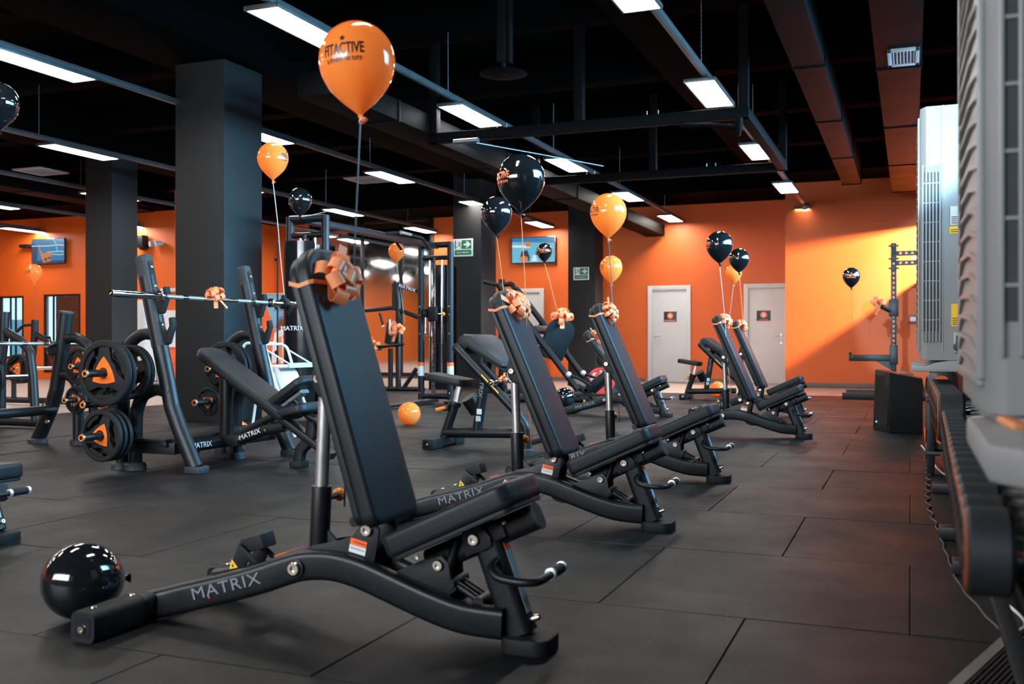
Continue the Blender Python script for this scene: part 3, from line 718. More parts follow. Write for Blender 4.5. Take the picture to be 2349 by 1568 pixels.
    B().sweep([p1, p1+SU*0.006], rrect(0.062, 0.082, 0.030, 5), side=(0,1,0)).done('end_cap', 'rubber_grey', sr)
    bolt(sr, SO+SU*0.10-SN*0.098+Vector((0,-0.133,0)), (0,-1,0), 0.007, 0.005)
    # front bracket and leg
    for y in (-0.05, 0.05):
        b = B().pxz([(1.06, 0.345), (1.085, 0.362), (1.12, 0.360), (1.15, 0.33), (1.155, 0.305), (1.135, 0.292), (1.085, 0.272), (1.075, 0.265), (1.062, 0.285)], y-0.004, y+0.004, 0.001)
        fb = b.done('front_bracket', 'plate_black', r)
        if y < 0: bolt(fb, (1.100, y-0.004, 0.320), (0,-1,0), 0.018, 0.012)
    b = B().box((1.165, 0, 0.345), (0.05, 0.085, 0.05), (0, R(-25), 0), 0.004); b.box((1.12, 0, 0.325), (0.04, 0.09, 0.07), (0, R(-25), 0), 0.004); sa_ = b.done('saddle', 'plate_black', r)
    bolt(sa_, (1.188, -0.035, 0.368), (-0.4,0,0.9), 0.008, 0.01)
    l0, l1 = Vector((1.125, 0, 0.318)), Vector((1.228, 0, 0.045)); ld = (l1-l0).normalized()
    leg = B().sweep([l0, l1], rrect(0.085, 0.090, 0.025, 4), side=(0,1,0)).done('front_leg', 'frame_black', r)
    fn = Vector((-ld.z, 0, ld.x))
    fc = l0 + ld*0.145 + fn*0.0462
    mx = frame_mx(fc, ld, fn)
    B().box((0, 0, 0), (0.19, 0.034, 0.001)).done('leg_sticker', 'sticker_grey', leg, mx=mx)
    B().box((-0.108, 0, 0), (0.024, 0.034, 0.0012)).done('leg_sticker_top', 'sticker_orange', leg, mx=mx)
    bolt(leg, l0 + ld*0.262 + fn*0.045, fn, 0.010, 0.026)
    ft = B().prism(rrect(0.150, 0.155, 0.045, 6), 0.0, 0.046, Matrix.Translation((1.255, 0, 0)), 0.006).done('front_foot', 'rubber', r)
    B().prism(rrect(0.135, 0.140, 0.04, 6), 0.0, 0.012, Matrix.Translation((1.262, 0.004, 0.0)), 0.002).done('foot_pad', 'rubber_grey', ft)
    # wheeling handle
    hp = [(1.165, -0.03, 0.262), (1.168, -0.085, 0.250), (1.195, -0.108, 0.230), (1.255, -0.112, 0.222), (1.302, -0.100, 0.222), (1.318, -0.055, 0.223), (1.318, 0.03, 0.224)]
    hd = B().tube(spline(hp, 5), 0.0125).done('carry_handle', 'frame_black', r)
    B().tube([(1.318, 0.0, 0.224), (1.318, 0.10, 0.224)], 0.0165, 16).done('grip', 'rubber', hd)
    for y in (-0.004, 0.094): B().cyl((1.318, y, 0.224), (1.318, y+0.014, 0.224), 0.0182, 18, bev=0.002).done('grip_ring', 'silver_cap', hd)
    # seat linkage
    for y in (-0.045, 0.045):
        b = B().pxz([(0.80, 0.185), (0.93, 0.245), (0.99, 0.262), (1.015, 0.24), (1.02, 0.195), (1.04, 0.165), (1.00, 0.135), (0.88, 0.135)], y-0.004, y+0.004, 0.001)
        lk = b.done('link_plate', 'plate_black', r)
        if y < 0: bolt(lk, (0.982, y-0.004, 0.234), (0,-1,0), 0.017, 0.012)
        B().tube([(1.01, y*0.6, 0.185), (1.12, y*0.6, 0.128)], 0.011, 10).done('link_arm', 'frame_black', r)
        B().tube([(1.035, y*0.7, 0.31), (1.0, y*0.7, 0.20)], 0.014, 10).done('link_strut', 'frame_black', r)
    B().cyl((1.11, -0.05, 0.132), (1.11, 0.05, 0.132), 0.018, 14).done('link_axle', 'plate_black', r); B().cyl((1.02, -0.055, 0.182), (1.02, 0.055, 0.182), 0.015, 14).done('link_axle', 'plate_black', r)
    return r
BG = 'adjustable incline benches'
b0 = make_bench(); b2 = make_bench(back=66.3)
BENCHES = [
    (b0, -2.29, 2.73, 0.0, 'incline bench with steel post nearest the camera, its backrest tied with a big bow'),
    (b2, -2.375, 4.69, 0.0, 'second incline bench from the front with a bow at the head of its backrest'),
    (None, -2.40, 6.455, 0.0, 'third incline bench from the front, with its bow towards the white doors'),
    (None, -2.18, 9.68, 0.0, 'fourth incline bench from the front, backrest just before the last one'),
    (None, -2.44, 12.4, 0.0, 'farthest incline bench, half hidden behind the fourth one'),
]
BL = []
for o, x, y, rz, lab in BENCHES:
    o = o or copy_tree(b2); o.location = (x, y, 0); o.rotation_euler = (0,0,R(rz)); tag(o, lab, 'bench', BG); BL.append(o)
b5 = make_bench(back=52, post_top=(0.50, 0, 0.60)); b5.location = (-3.98, 11.80, 0)
tag(b5, 'incline bench with lowered backrest behind the third bench', 'bench', BG)
b6 = make_bench(back=2, seat=4, post_top=(0.52, 0, 0.36), logo=False); b6.location = (-5.06, 3.30, 0)
tag(b6, 'flat bench whose front end just enters the picture at the left edge', 'bench', BG)
# ------------------------------------------------------------------ weight plates, barbells
def rot_axis(axis, spin=0.0):
    """matrix taking local Z to axis with a spin about it (local Y stays as close to world up as it can)"""
    z = Vector(axis).normalized(); up = Vector((0,0,1)) if abs(z.z) < 0.9 else Vector((0,1,0))
    y = (up - z*up.dot(z)).normalized(); x = y.cross(z)
    return Matrix((x, y, z)).transposed().to_4x4() @ Matrix.Rotation(spin, 4, 'Z')
def weight_plate(c, axis, rad, th, spin, label, group, hole=0.027):
    """rubber tri-grip plate: rim, three-armed web with grip slots, orange curved triangle and a steel hub"""
    r = empty('weight_plate', c, label, 'weight plate', group)
    mx = Matrix.Translation(c) @ rot_axis(axis, R(spin))
    b = B(); h = th/2
    b.lathe([(rad*0.80, -h*0.8), (rad*0.90, -h), (rad*0.97, -h*0.85), (rad, -h*0.45), (rad, h*0.45), (rad*0.97, h*0.85), (rad*0.90, h), (rad*0.82, h*0.9), (rad*0.80, h*0.5), (rad*0.80, -h*0.8)], seg=40, cap=False)
    rim = b.done('rim', 'rubber', r, mx=mx)
    # web: rounded triangle linked to the rim by three arms, the gaps are the grips
    tri = []
    for k in range(3):
        a0 = R(90+120*k)
        for d in (-14, -7, 0, 7, 14): tri.append((rad*0.80*math.cos(a0+R(d)), rad*0.80*math.sin(a0+R(d))))
        am = R(90+120*k+60)
        for d in (-26, 0, 26): tri.append((rad*0.47*math.cos(am+R(d)), rad*0.47*math.sin(am+R(d))))
    B().prism(tri, -h*0.62, h*0.55, None, 0.003).done('web', 'rubber', r, mx=mx)
    arc = B()
    for k in range(3):
        am = R(90+120*k+60); q = []
        for d in range(-30, 31, 10): q.append((rad*0.81*math.cos(am+R(d)), rad*0.81*math.sin(am+R(d))))
        for d in range(22, -23, -11): q.append((rad*0.66*math.cos(am+R(d)), rad*0.66*math.sin(am+R(d))))
        arc.prism(q, -h*0.55, h*0.2)
    w_ = arc.done('grip_ledge', 'rubber', r, mx=mx); w_['kind'] = 'stuff'
    bd = []
    for k in range(3):
        a0 = R(90+120*k); a1 = R(90+120*(k+1)); p0 = Vector((math.cos(a0), math.sin(a0)))*rad*0.50; p1 = Vector((math.cos(a1), math.sin(a1)))*rad*0.50
        mid = (p0+p1)/2*1.55
        for i in range(6):
            t = i/6; q = (1-t)**2*p0 + 2*t*(1-t)*mid + t*t*p1; bd.append((q.x, q.y))
    for s_ in (1, -1):
        B().prism(bd, s_*h*0.55, s_*h*0.72, None).done('badge', 'orange_badge', r, 'orange triangular badge', mx=mx)
    B().ring((0,0,0), hole+0.012, hole, th*0.95, seg=24).done('hub', 'chrome', r, mx=mx)
    return r
def bar_end(b, p, d, r=0.025): b.cyl(p, Vector(p)+Vector(d)*0.006, r*1.04, 20)
def barbell(c, y0, y1, label, shaft=1.31):
    """Olympic bar along Y through c=(x,z)"""
    x, z = c; r = empty('barbell', (x, (y0+y1)/2, z), label, 'barbell')
    ym = (y0+y1)/2; a, e = ym-shaft/2, ym+shaft/2
    sh = B().cyl((x, a, z), (x, e, z), 0.014, 16).done('shaft', 'chrome', r)
    b = B()
    for s_ in (-1, 1):
        for q in (0.20, 0.42): B().cyl((x, ym+s_*q, z), (x, ym+s_*(q+0.16), z), 0.0146, 16).done('knurling', 'steel_brushed', sh)
    for s_ in (-1, 1):
        p = a if s_ < 0 else e; q = y0 if s_ < 0 else y1
        sl = B().cyl((x, p, z), (x, q, z), 0.025, 20, bev=0.002).done('sleeve', 'chrome', r)
        B().cyl((x, p-s_*0.03, z), (x, p, z), 0.037, 20, bev=0.003).done('collar', 'chrome', sl)
        B().cyl((x, q, z), (x, q+s_*0.002, z), 0.020, 20).done('end_cap', 'screen_black', sl)
        my = Matrix(((1,0,0,x),(0,0,s_,q+s_*0.003),(0,1,0,z),(0,0,0,1)))
        B().box((0,0,0), (0.022, 0.006, 0.001), (0,0,0.6)).done('end_mark', 'sticker_yellow', sl, mx=my)
    return r
def horn(parent, p, axis, L, r=0.0245):
    a = Vector(axis).normalized(); p = Vector(p)
    b = B().cyl(p, p+a*L, r, 18, bev=0.002).cyl(p, p+a*0.02, r*1.7, 18); h = b.done('storage_horn', 'plate_black', parent)
    B().cyl(p+a*(L-0.012), p+a*(L+0.006), r*1.15, 20, bev=0.003).done('horn_cap', 'bolt_steel', h)
    B().ring(p+a*(L+0.006), r*0.85, r*0.62, 0.003, a, 20).done('cap_ring', 'orange_plastic', h)
    B().cyl(p+a*(L+0.005), p+a*(L+0.007), r*0.55, 16).done('cap_disc', 'plate_black', h)
    return h
# ------------------------------------------------------------------ olympic incline bench
def upright(parent, y, s=1):
    """leaning upright with hook rails; y = its plane, built in bench coordinates with lifter towards +x"""
    pts = [(-4.565, y, 0.035), (-4.70, y, 0.30), (-4.765, y, 0.45), (-4.80, y, 0.60), (-4.865, y, 0.86), (-4.985, y, 1.36)]
    up = B().sweep(fillet(pts, 0.12, 5), circ(0.060, 16, 0.050), side=(0,1,0)).done('upright', 'frame_black', parent)
    B().prism(rrect(0.150, 0.120, 0.03, 5), 0.0, 0.048, Matrix.Translation((-4.555, y, 0)), 0.008).done('rubber_foot', 'rubber_grey', up)
    # moulded sleeve with hooks
    d = Vector((-0.12, 0, 0.5)).normalized(); f = Vector((d.z, 0, -d.x))
    p0 = Vector((-4.868, y, 0.87)); 
    sl = B().sweep([p0, p0+d*0.61], rrect(0.092, 0.098, 0.020, 4), side=(0,1,0)).done('hook_sleeve', 'rubber_grey', up)
    B().sweep([p0+d*0.61, p0+d*0.645, p0+d*0.655], rrect(0.093, 0.100, 0.030, 4), side=(0,1,0), scale=[1.04, 1.0, 0.8]).done('end_cap', 'rubber_grey', sl)
    b = B().box((0,0,0), (0.012, 0.05, 0.58), bev=0.003)
    b.done('hook_strip', 'rubber', sl, mx=frame_mx(p0+d*0.31+f*0.050, f, d))
    for q in (0.05, 0.14, 0.22, 0.42, 0.56): bolt(sl, p0+d*q+f*0.057, f, 0.011, 0.006)
    for q in (0.07, 0.29):
        hk = p0+d*q+f*0.055
        poly = [(0, -0.075), (0.03, -0.07), (0.105, 0.045), (0.105, 0.10), (0.078, 0.10), (0.070, 0.045), (0.045, 0.018), (0.015, 0.025), (0, 0.05)]
        mx = Matrix.Translation(hk) @ Matrix(((f.x,d.x,0,0),(0,0,1,0),(f.z,d.z,0,0),(0,0,0,1)))
        h = B().prism(poly, -0.022, 0.022, mx, 0.004).done('bar_hook', 'rubber', up)
    return up
def olympic(label, plates=True):
    r = empty('olympic_bench', (-4.6, 6.11, 0), label, 'bench')
    for y in (5.55, 6.68):
        upright(r, y)
        s = -1 if y < 6 else 1; yo = y + s*0.0
        # two bent braces running back to the rear leg
        up_b = [(-4.885, y, 0.945), (-5.02, y, 0.965), (-5.13, y, 0.90), (-5.185, y, 0.80), (-5.19, y, 0.60), (-5.20, y, 0.16)]
        B().sweep(fillet(up_b, 0.16, 6), circ(0.042, 14), side=(0,1,0)).done('upper_brace', 'frame_black', r)
        lo_b = [(-4.76, y, 0.55), (-4.90, y, 0.575), (-5.03, y, 0.53), (-5.08, y, 0.40), (-5.09, y, 0.04)]
        lb = B().sweep(fillet(lo_b, 0.16, 6), circ(0.046, 14), side=(0,1,0)).done('lower_brace', 'frame_black', r)
        B().lathe([(0.075, 0), (0.075, 0.035), (0.062, 0.05)], (-5.09, y, 0), seg=22).done('rubber_foot', 'rubber_grey', lb)
        rl = B().cyl((-5.21, y, 0.03), (-5.21, y, 0.90), 0.042, 16).done('storage_post', 'frame_black', r)
        B().lathe([(0.075, 0), (0.075, 0.035), (0.062, 0.05)], (-5.21, y, 0), seg=22).done('rubber_foot', 'rubber_grey', rl)
        B().lohi((-5.23, y-0.03, 0.12), (-4.72, y+0.03, 0.20), bev=0.006).done('base_rail', 'frame_black', r)
        if s < 0:
            for z in (0.69, 0.265): horn(r, (-5.06 if z > 0.5 else -5.09, y-0.02, z), (0, -1, 0), 0.47)
            horn(r, (-5.25, y-0.02, 0.47), (0, -1, 0), 0.30)
        else:
            horn(r, (-5.08, y-0.02, 0.69), (0, -1, 0), 0.34)
            horn(r, (-5.19, y-0.02, 0.425), (0, -1, 0), 0.36)
    # cross tube, spotter platform
    b = B().lohi((-5.20, 5.50, 0.205), (-4.78, 6.72, 0.225), bev=0.004); b.done('spotter_plate', 'rubber', r)
    B().lohi((-5.22, 5.49, 0.175), (-5.16, 6.73, 0.205), bev=0.005).done('platform_rail', 'frame_black', r)
    B().lohi((-4.83, 5.49, 0.175), (-4.77, 6.73, 0.205), bev=0.005).done('platform_rail', 'frame_black', r)
    for y in (5.86, 6.36):
        lg = B().cyl((-4.83, y, 0.03), (-4.83, y, 0.19), 0.036, 14).done('platform_leg', 'frame_black', r)
        B().lathe([(0.062, 0), (0.062, 0.035), (0.05, 0.05)], (-4.83, y, 0), seg=20).done('rubber_foot', 'rubber_grey', lg)
    # spine: lettered cross tube, forked spine, seat tube
    ct = B().cyl((-4.76, 5.55, 0.16), (-4.76, 6.68, 0.16), 0.045, 18).done('cross_tube', 'frame_black', r)
    mxc = frame_mx((-4.713, 5.80, 0.162), (0, 1, 0), (1, 0, 0.05)); text('logo', 'MATRIX', 0.055, 'ink_white', ct, mxc, sx=1.1, extr=0.001)
    sp = B().sweep(fillet([(-4.80, 6.11, 0.165), (-4.66, 6.11, 0.165), (-4.40, 6.11, 0.255), (-4.22, 6.11, 0.29)], 0.1, 5), rrect(0.075, 0.082, 0.03, 4), side=(0,1,0)).done('spine', 'frame_black', r)
    mxs = frame_mx((-4.50, 6.066, 0.222), Vector((0.26, 0, 0.09)), (0,-1,0)); text('logo', 'MATRIX', 0.050, 'ink_white', sp, mxs, sx=1.1, extr=0.001)
    for p in ((-4.70, 6.066, 0.165), (-4.60, 6.066, 0.185), (-4.36, 6.066, 0.26)): bolt(sp, p, (0,-1,0), 0.013, 0.01)
    pst = B().cyl((-4.74, 6.11, 0.16), (-4.74, 6.11, 0.62), 0.052, 18).done('back_post', 'frame_black', r)
    B().lohi((-4.78, 6.055, 0.13), (-4.60, 6.165, 0.215), bev=0.01).done('spine_bracket', 'plate_black', r)
    st = B().sweep(fillet([(-4.62, 6.11, 0.21), (-4.45, 6.11, 0.30), (-4.28, 6.11, 0.375)], 0.1), circ(0.028, 12), side=(0,1,0)).done('support_strut', 'frame_black', r)
    # long back pad and hooked seat
    a = R(31.0); O = Vector((-4.155, 6.11, 0.345)); U = Vector((-math.cos(a), 0, math.sin(a))); N = Vector((math.sin(a), 0, math.cos(a)))
    pad('back_pad', 0.92, 0.30, 0.03, 0.10, 0.062, frame_mx(O-N*0.01, U, N), 'vinyl', r, 0.02)
    b = B().lohi((-4.16, 6.05, 0.0), (-4.15, 6.17, 0.01)); b.bm.clear()
    B().sweep([O+U*0.75-N*0.04, O-U*0.02-N*0.045, O-U*0.42-N*0.05], rrect(0.09, 0.055, 0.012, 3), side=(0,1,0)).done('pad_beam', 'frame_black', r)
    a2 = R(12); S = Vector((-4.20, 6.11, 0.355)); SU = Vector((math.cos(a2), 0, math.sin(a2))); SN = Vector((-math.sin(a2), 0, math.cos(a2)))
    pad('seat', 0.235, 0.30, 0.03, 0.06, 0.07, frame_mx(S, SU, SN), 'vinyl', r, 0.025)
    # small raised pad above the seat, on an angled arm
    a3 = R(33); S = Vector((-4.315, 6.11, 0.40)); SU = Vector((math.cos(a3), 0, math.sin(a3))); SN = Vector((-math.sin(a3), 0, math.cos(a3)))
    sp_ = pad('seat_pad', 0.40, 0.26, 0.05, 0.07, 0.060, frame_mx(S, SU, SN), 'vinyl', r, 0.024)
    B().sweep([S+SU*0.08-SN*0.02, S+SU*0.30-SN*0.02], rrect(0.10, 0.03, 0.008, 3), side=(0,1,0)).done('pad_plate', 'steel_strip', sp_)
    for q in (0.10, 0.17, 0.29): bolt(sp_, S+SU*q-SN*0.02+Vector((0,-0.05,0)), (0,-1,0), 0.010, 0.008)
    arm = B().tube([S+SU*0.2-SN*0.03, (-4.02, 6.11, 0.37), (-3.86, 6.11, 0.30), (-3.76, 6.11, 0.245)], 0.030, 14, bend=0.05).done('adjuster_arm', 'frame_black', r)
    B().cyl((-3.945, 6.11, 0.345), (-3.915, 6.11, 0.33), 0.05, 18).done('adjuster_collar', 'plate_black', arm)
    B().cyl((-3.80, 6.04, 0.262), (-3.80, 6.24, 0.262), 0.036, 16).done('foot_roller', 'steel_strip', arm)
    ft = B().sweep(fillet([(-3.985, 6.11, 0.33), (-4.00, 6.11, 0.20), (-4.09, 6.11, 0.12), (-4.10, 6.11, 0.04)], 0.12), rrect(0.062, 0.085, 0.02, 4), side=(0,1,0)).done('front_leg', 'frame_black', r)
    B().prism(rrect(0.115, 0.12, 0.03, 5), 0, 0.045, Matrix.Translation((-4.10, 6.11, 0)), 0.006).done('rubber_foot', 'rubber', ft)
    return r
oly = olympic('olympic incline bench with loaded storage horns in front of the wide column')
PG = 'rubber plates stored on the incline barbell bench'
UN = [('outer rubber plate on the upper near horn, orange badge facing the camera', 5.235, 0.69, -5.06, 0.225, 0.04, 0),
      ('second rubber plate behind the front one on the upper near horn', 5.285, 0.69, -5.06, 0.218, 0.04, 20),
      ('third plate, innermost of the upper near horn', 5.455, 0.69, -5.06, 0.19, 0.035, 50)]
for lab, y, z, x, rad, th, sp in UN: weight_plate((x, y, z), (0,-1,0), rad, th, sp, lab, PG)
weight_plate((-5.06, 5.495, 0.69), (0,-1,0), 0.19, 0.035, 10, 'smallest plate against the post on the upper near horn', PG)
for i, (y, sp) in enumerate(((5.235, -22), (5.28, 0), (5.33, 30))):
    weight_plate((-5.09, y, 0.265), (0,-1,0), 0.178, 0.036, sp, ['outermost', 'middle', 'innermost'][i] + ' of three rubber plates on the lower near horn', PG)
weight_plate((-5.25, 5.42, 0.47), (0,-1,0), 0.115, 0.03, 15, 'small plate with orange badge on the middle near horn', PG)
for lab, y, z, x, rad, sp in (('big plate on the far upper horn behind the inclined pad', 6.53, 0.69, -5.08, 0.215, 10), ('second big plate on the far upper horn, against the post', 6.59, 0.69, -5.08, 0.21, 40),
                              ('small plate with orange badge on the far lower horn in front of the wide column', 6.47, 0.425, -5.19, 0.115, 180)):
    weight_plate((x, y, z), (0,-1,0), rad, 0.038, sp, lab, PG)
bb = barbell((-4.795, 1.215), 5.01, 7.21, 'chrome olympic barbell on the hooks of the incline bench, tied with a bow')
# spring collar on the far sleeve
r = empty('bar_clamp', (-4.795, 6.93, 1.215), 'black clamp on the far sleeve of the barbell by the poster', 'clamp')
B().ring((-4.795, 6.93, 1.215), 0.046, 0.0265, 0.05, (0,1,0)).done('ring', 'rubber', r)
b = B().box((-4.74, 6.93, 1.165), (0.03, 0.03, 0.09), (0, R(30), 0), 0.006); b.done('lever', 'rubber', r)
b = B().box((-4.80, 6.93, 1.272), (0.035, 0.03, 0.03), (0, 0, 0), 0.006); b.done('catch', 'rubber', r)

# second olympic bench, turned the other way, at the far left
r = oly2 = empty('olympic_bench', (-7.0, 6.7, 0), 'second olympic bench at the far left, its round upright leaning away from the first bench', 'bench')
for y in (6.7, 5.5):
    P = [(-7.25, y, 0.03), (-7.10, y, 0.30), (-7.03, y, 0.48), (-6.97, y, 0.80), (-6.915, y, 1.15)]
    up = B().sweep(fillet(P, 0.15, 5), circ(0.062, 18), side=(0,1,0)).done('upright', 'frame_black', r)
    d_ = Vector((0.055, 0, 0.35)).normalized(); B().cyl(Vector((-6.915, y, 1.15)), Vector((-6.915, y, 1.15))+d_*0.02, 0.064, 20, bev=0.004).done('end_cap', 'rubber_grey', up)
    B().lathe([(0.085, 0), (0.085, 0.03), (0.07, 0.042)], (-7.25, y, 0), seg=22).done('rubber_foot', 'rubber_grey', up)
    for P in ([(-6.94, y, 0.93), (-6.78, y, 0.94), (-6.66, y, 0.86), (-6.60, y, 0.70), (-6.60, y, 0.10)], [(-7.02, y, 0.60), (-6.90, y, 0.615), (-6.80, y, 0.55), (-6.78, y, 0.42), (-6.78, y, 0.04)]):
        B().sweep(fillet(P, 0.16, 6), circ(0.045, 14), side=(0,1,0)).done('brace', 'frame_black', r)
    B().lathe([(0.07, 0), (0.07, 0.035), (0.058, 0.05)], (-6.78, y, 0), seg=20).done('rubber_foot', 'rubber_grey', r)
    B().pxz([(-7.06, 0.92), (-7.03, 0.86), (-6.97, 0.86), (-6.965, 0.80), (-7.05, 0.78), (-7.10, 0.90), (-7.10, 0.95), (-7.07, 0.95)], y-0.07, y-0.03, 0.003).done('bar_hook', 'rubber', up)
    horn(r, (-6.66, y+0.02, 0.69), (0, -1, 0), 0.22); horn(r, (-6.70, y+0.02, 0.40), (0, -1, 0), 0.25)
B().cyl((-7.06, 5.5, 0.30), (-7.06, 6.7, 0.30), 0.042).done('cross_tube', 'frame_black', r)
B().cyl((-7.06, 5.72, 0.30), (-7.06, 5.98, 0.30), 0.0445, 18).done('tube_sleeve', 'chrome', r)
for p in ((-7.10, 6.63, 0.34), (-7.06, 6.63, 0.20)): bolt(r, p, (0.2,-1,0), 0.02, 0.02)
barbell((-7.005, 0.885), 4.86, 7.02, 'chrome barbell across the second bench at the far left edge')
P2 = 'rubber plates stored on the far left bench'
weight_plate((-6.66, 6.60, 0.69), (0,-1,0), 0.165, 0.036, 10, 'plate on the upper horn of the far left bench, behind the big near plates', P2)
weight_plate((-6.70, 6.60, 0.40), (0,-1,0), 0.12, 0.036, 40, 'plate low on the far left bench', P2)
# plate-loaded machine at the far left
def loaded_machine(x, y, s, label):
    r = empty('plate_loaded_machine', (x, y, 0), label, 'gym machine')
    T = lambda pts: [(x+s*p[0], y+p[1], p[2]) for p in pts]
    B().tube(T([(0.0, 0, 0.62), (0.05, 0, 0.95), (0.06, 0, 1.22)]), 0.05, 14).done('mast', 'frame_black', r)
    B().tube(T([(0.06, 0, 1.02), (0.28, 0, 0.92), (0.42, 0, 0.80), (0.46, 0, 0.55), (0.50, 0, 0.05)]), 0.045, 14, bend=0.12).done('lever', 'frame_black', r)
    B().tube(T([(0.05, 0.0, 1.15), (-0.10, -0.05, 1.14), (-0.25, -0.08, 1.02), (-0.32, -0.08, 0.88)]), 0.022, 12, bend=0.08).done('handle', 'rubber', r)
    B().tube(T([(-0.6, 0, 0.06), (0.65, 0, 0.06)]), 0.045, 14).done('base', 'frame_black', r)
    B().tube(T([(0.0, 0, 0.06), (0.0, 0, 0.66)]), 0.055, 14).done('post', 'frame_black', r)
    B().tube(T([(0.0, -0.35, 0.52), (0.0, 0.35, 0.52)]), 0.026, 14).done('plate_horn', 'chrome', r)
    b = B().box((x-s*0.35, y, 0.48), (0.30, 0.26, 0.07), (0, R(s*10), 0), 0.02); b.done('seat', 'vinyl', r)
    B().tube(T([(-0.35, 0, 0.45), (-0.35, 0, 0.06)]), 0.035).done('seat_post', 'frame_black', r)
    for i in range(3):
        weight_plate((x, y-0.14-0.055*i, 0.52), (0,-1,0), 0.21, 0.045, 90, ['innermost', 'middle', 'front'][i] + ' plate on ' + label.split(' with')[0], 'plates on ' + label.split(' with')[0])
    return r
loaded_machine(-11.75, 10.75, 1, 'black chest machine with orange badged plates by the left windows')
loaded_machine(-8.97, 7.80, 1, 'second black chest machine with plates at the left edge of the picture')
# ------------------------------------------------------------------ balloons, bows
def balloon_prof(Rr, n=9):
    p = []
    for i in range(n+1):
        t = math.pi/2*i/n; p.append((max(Rr*math.sin(t), 0.0005), Rr*1.02*math.cos(t)))
    for i in range(1, n+3):
        t = i/(n+2.0); p.append((max(Rr*(1-t**2.1), 0.006), -1.45*Rr*t))
    return p
def prof_r(Rr, z):
    if z >= 0: return Rr*math.sqrt(max(0, 1-(z/(1.02*Rr))**2))
    return Rr*(1-(min(1, -z/(1.45*Rr)))**2.1)
def balloon(c, color, label, width=0.245, string=None, face=None, tilt=(0,0), ribbon='cable_white', group=None, upright=True):
    """c = centre at the widest level; string = polyline hanging from the knot; face = azimuth (deg) of the print"""
    Rr = width/2
    r = empty('balloon', c, label, 'balloon', group)
    C = Vector(c); mx = Matrix.Translation(C) @ Euler((R(tilt[0]), R(tilt[1]), 0)).to_matrix().to_4x4()
    B().lathe(balloon_prof(Rr), seg=36).done('skin', 'balloon_'+color, r, mx=mx, ang=80)
    B().lathe([(0.007, -1.44*Rr), (0.009, -1.47*Rr), (0.006, -1.50*Rr), (0.016, -1.62*Rr), (0.017, -1.635*Rr), (0.010, -1.60*Rr)], seg=12, cap=False).done('knot', 'balloon_'+color if color == 'black' else 'ribbon', r, mx=mx @ Matrix.Translation((0,0,-1.47*Rr)) @ Euler((0, R(-28), 0)).to_matrix().to_4x4() @ Matrix.Translation((0,0,1.47*Rr)))
    if string:
        k = mx @ Vector((0,0,-1.49*Rr))
        P = spline([k] + [Vector(q) for q in string], 4)
        B().sweep(P, circ(0.0022, 5, 0.0035)).done('string', ribbon, r)
    if face is not None:
        ink = 'ink_black' if color == 'orange' else 'ink_orange'
        k = Rr/0.1225
        def wrap(body, size, sx, z0, name, bold=0.0, poly=None):
            if poly is None: tb = text_bm(body, size*k, sx, 0.0, bold)
            else:
                tb = bmesh.new(); tb.faces.new([tb.verts.new((p[0]*size*k, p[1]*size*k, 0)) for p in poly])
            bmesh.ops.triangulate(tb, faces=tb.faces[:])
            for _ in range(2):
                es = [e for e in tb.edges if e.calc_length() > 0.012*k]
                if es: bmesh.ops.subdivide_edges(tb, edges=es, cuts=1); bmesh.ops.triangulate(tb, faces=tb.faces[:])
            for v in tb.verts:
                z = z0*k + v.co.y; rr = prof_r(Rr, z)+0.0010; a = R(face) + v.co.x/Rr
                v.co = Vector((rr*math.cos(a), rr*math.sin(a), z))
            b = B(); b.bm.free(); b.bm = tb; return b.done(name, ink, r, mx=mx, ang=80)
        wrap('FITACTIVE', 0.048, 0.62, 0.004, 'logo', 0.0012)
        wrap('IL FITNESS · PER TUTTI', 0.0155, 0.78, -0.029, 'logo_line', 0.0006)
        wrap('', 0.0115, 1, 0.039, 'logo_star', poly=STAR)
    return r
def cam_az(p): return math.degrees(math.atan2(-p[1], -p[0]))
BLS = 'helium balloons on strings'
def hb(p, color, label, string_end, face=None, ribbon='cable_white', width=0.245, tilt=(0,0)):
    p = Vector(p); e = Vector(string_end) if string_end is not None else None
    st = None
    if e is not None:
        k = p + Vector((0,0,-0.19)); st = [k.lerp(e, 0.35)+Vector((0.006,0.0,0)), k.lerp(e, 0.7)+Vector((-0.004,0.004,0)), e]
    return balloon(p, color, label, width, st, None if face is None else cam_az(p)+face, tilt, ribbon, BLS)
def bworld(o, p): return Vector((o.location.x+p[0], o.location.y+p[1], p[2]))
kn = (0.566, 0.10, 0.365)
hb((-1.656, 2.795, 1.806), 'orange', 'large printed orange balloon floating above the nearest bench', bworld(BL[0], (0.566, 0.10, 0.36)), -22, 'cable_black', tilt=(0,-4))
hb((-4.745, 6.70, 2.375), 'orange', 'orange balloon left of the cable machine, tied to the barbell clamp', (-4.795, 6.93, 1.29), 62, width=0.245)
hb((-5.975, 8.92, 2.40), 'black', 'plain black balloon over the left tower of the cable machine', (-6.20, 9.9, 2.42), None)
hb((-3.01, 7.20, 1.915), 'black', 'plain black balloon beside the printed one above the second bench', (-2.90, 7.28, 0.60), None, 'ribbon')
hb((-1.85, 4.75, 1.737), 'black', 'black balloon with orange print above the second bench', bworld(BL[1], (0.566, 0.10, 0.36)), -62, 'ribbon')
hb((-1.887, 6.465, 1.775), 'orange', 'pale orange balloon with dark print above the third bench', bworld(BL[2], (0.566, 0.10, 0.36)), -64, 'cable_black')
hb((-3.01, 10.42, 1.71), 'orange', 'orange balloon hanging straight below the printed one, farther back', (-3.35, 11.85, 0.42), -75)
hb((-5.27, 14.53, 2.31), 'black', 'small black balloon with print in front of the right-hand screen', (-4.85, 14.05, 1.23), -8, 'ribbon')
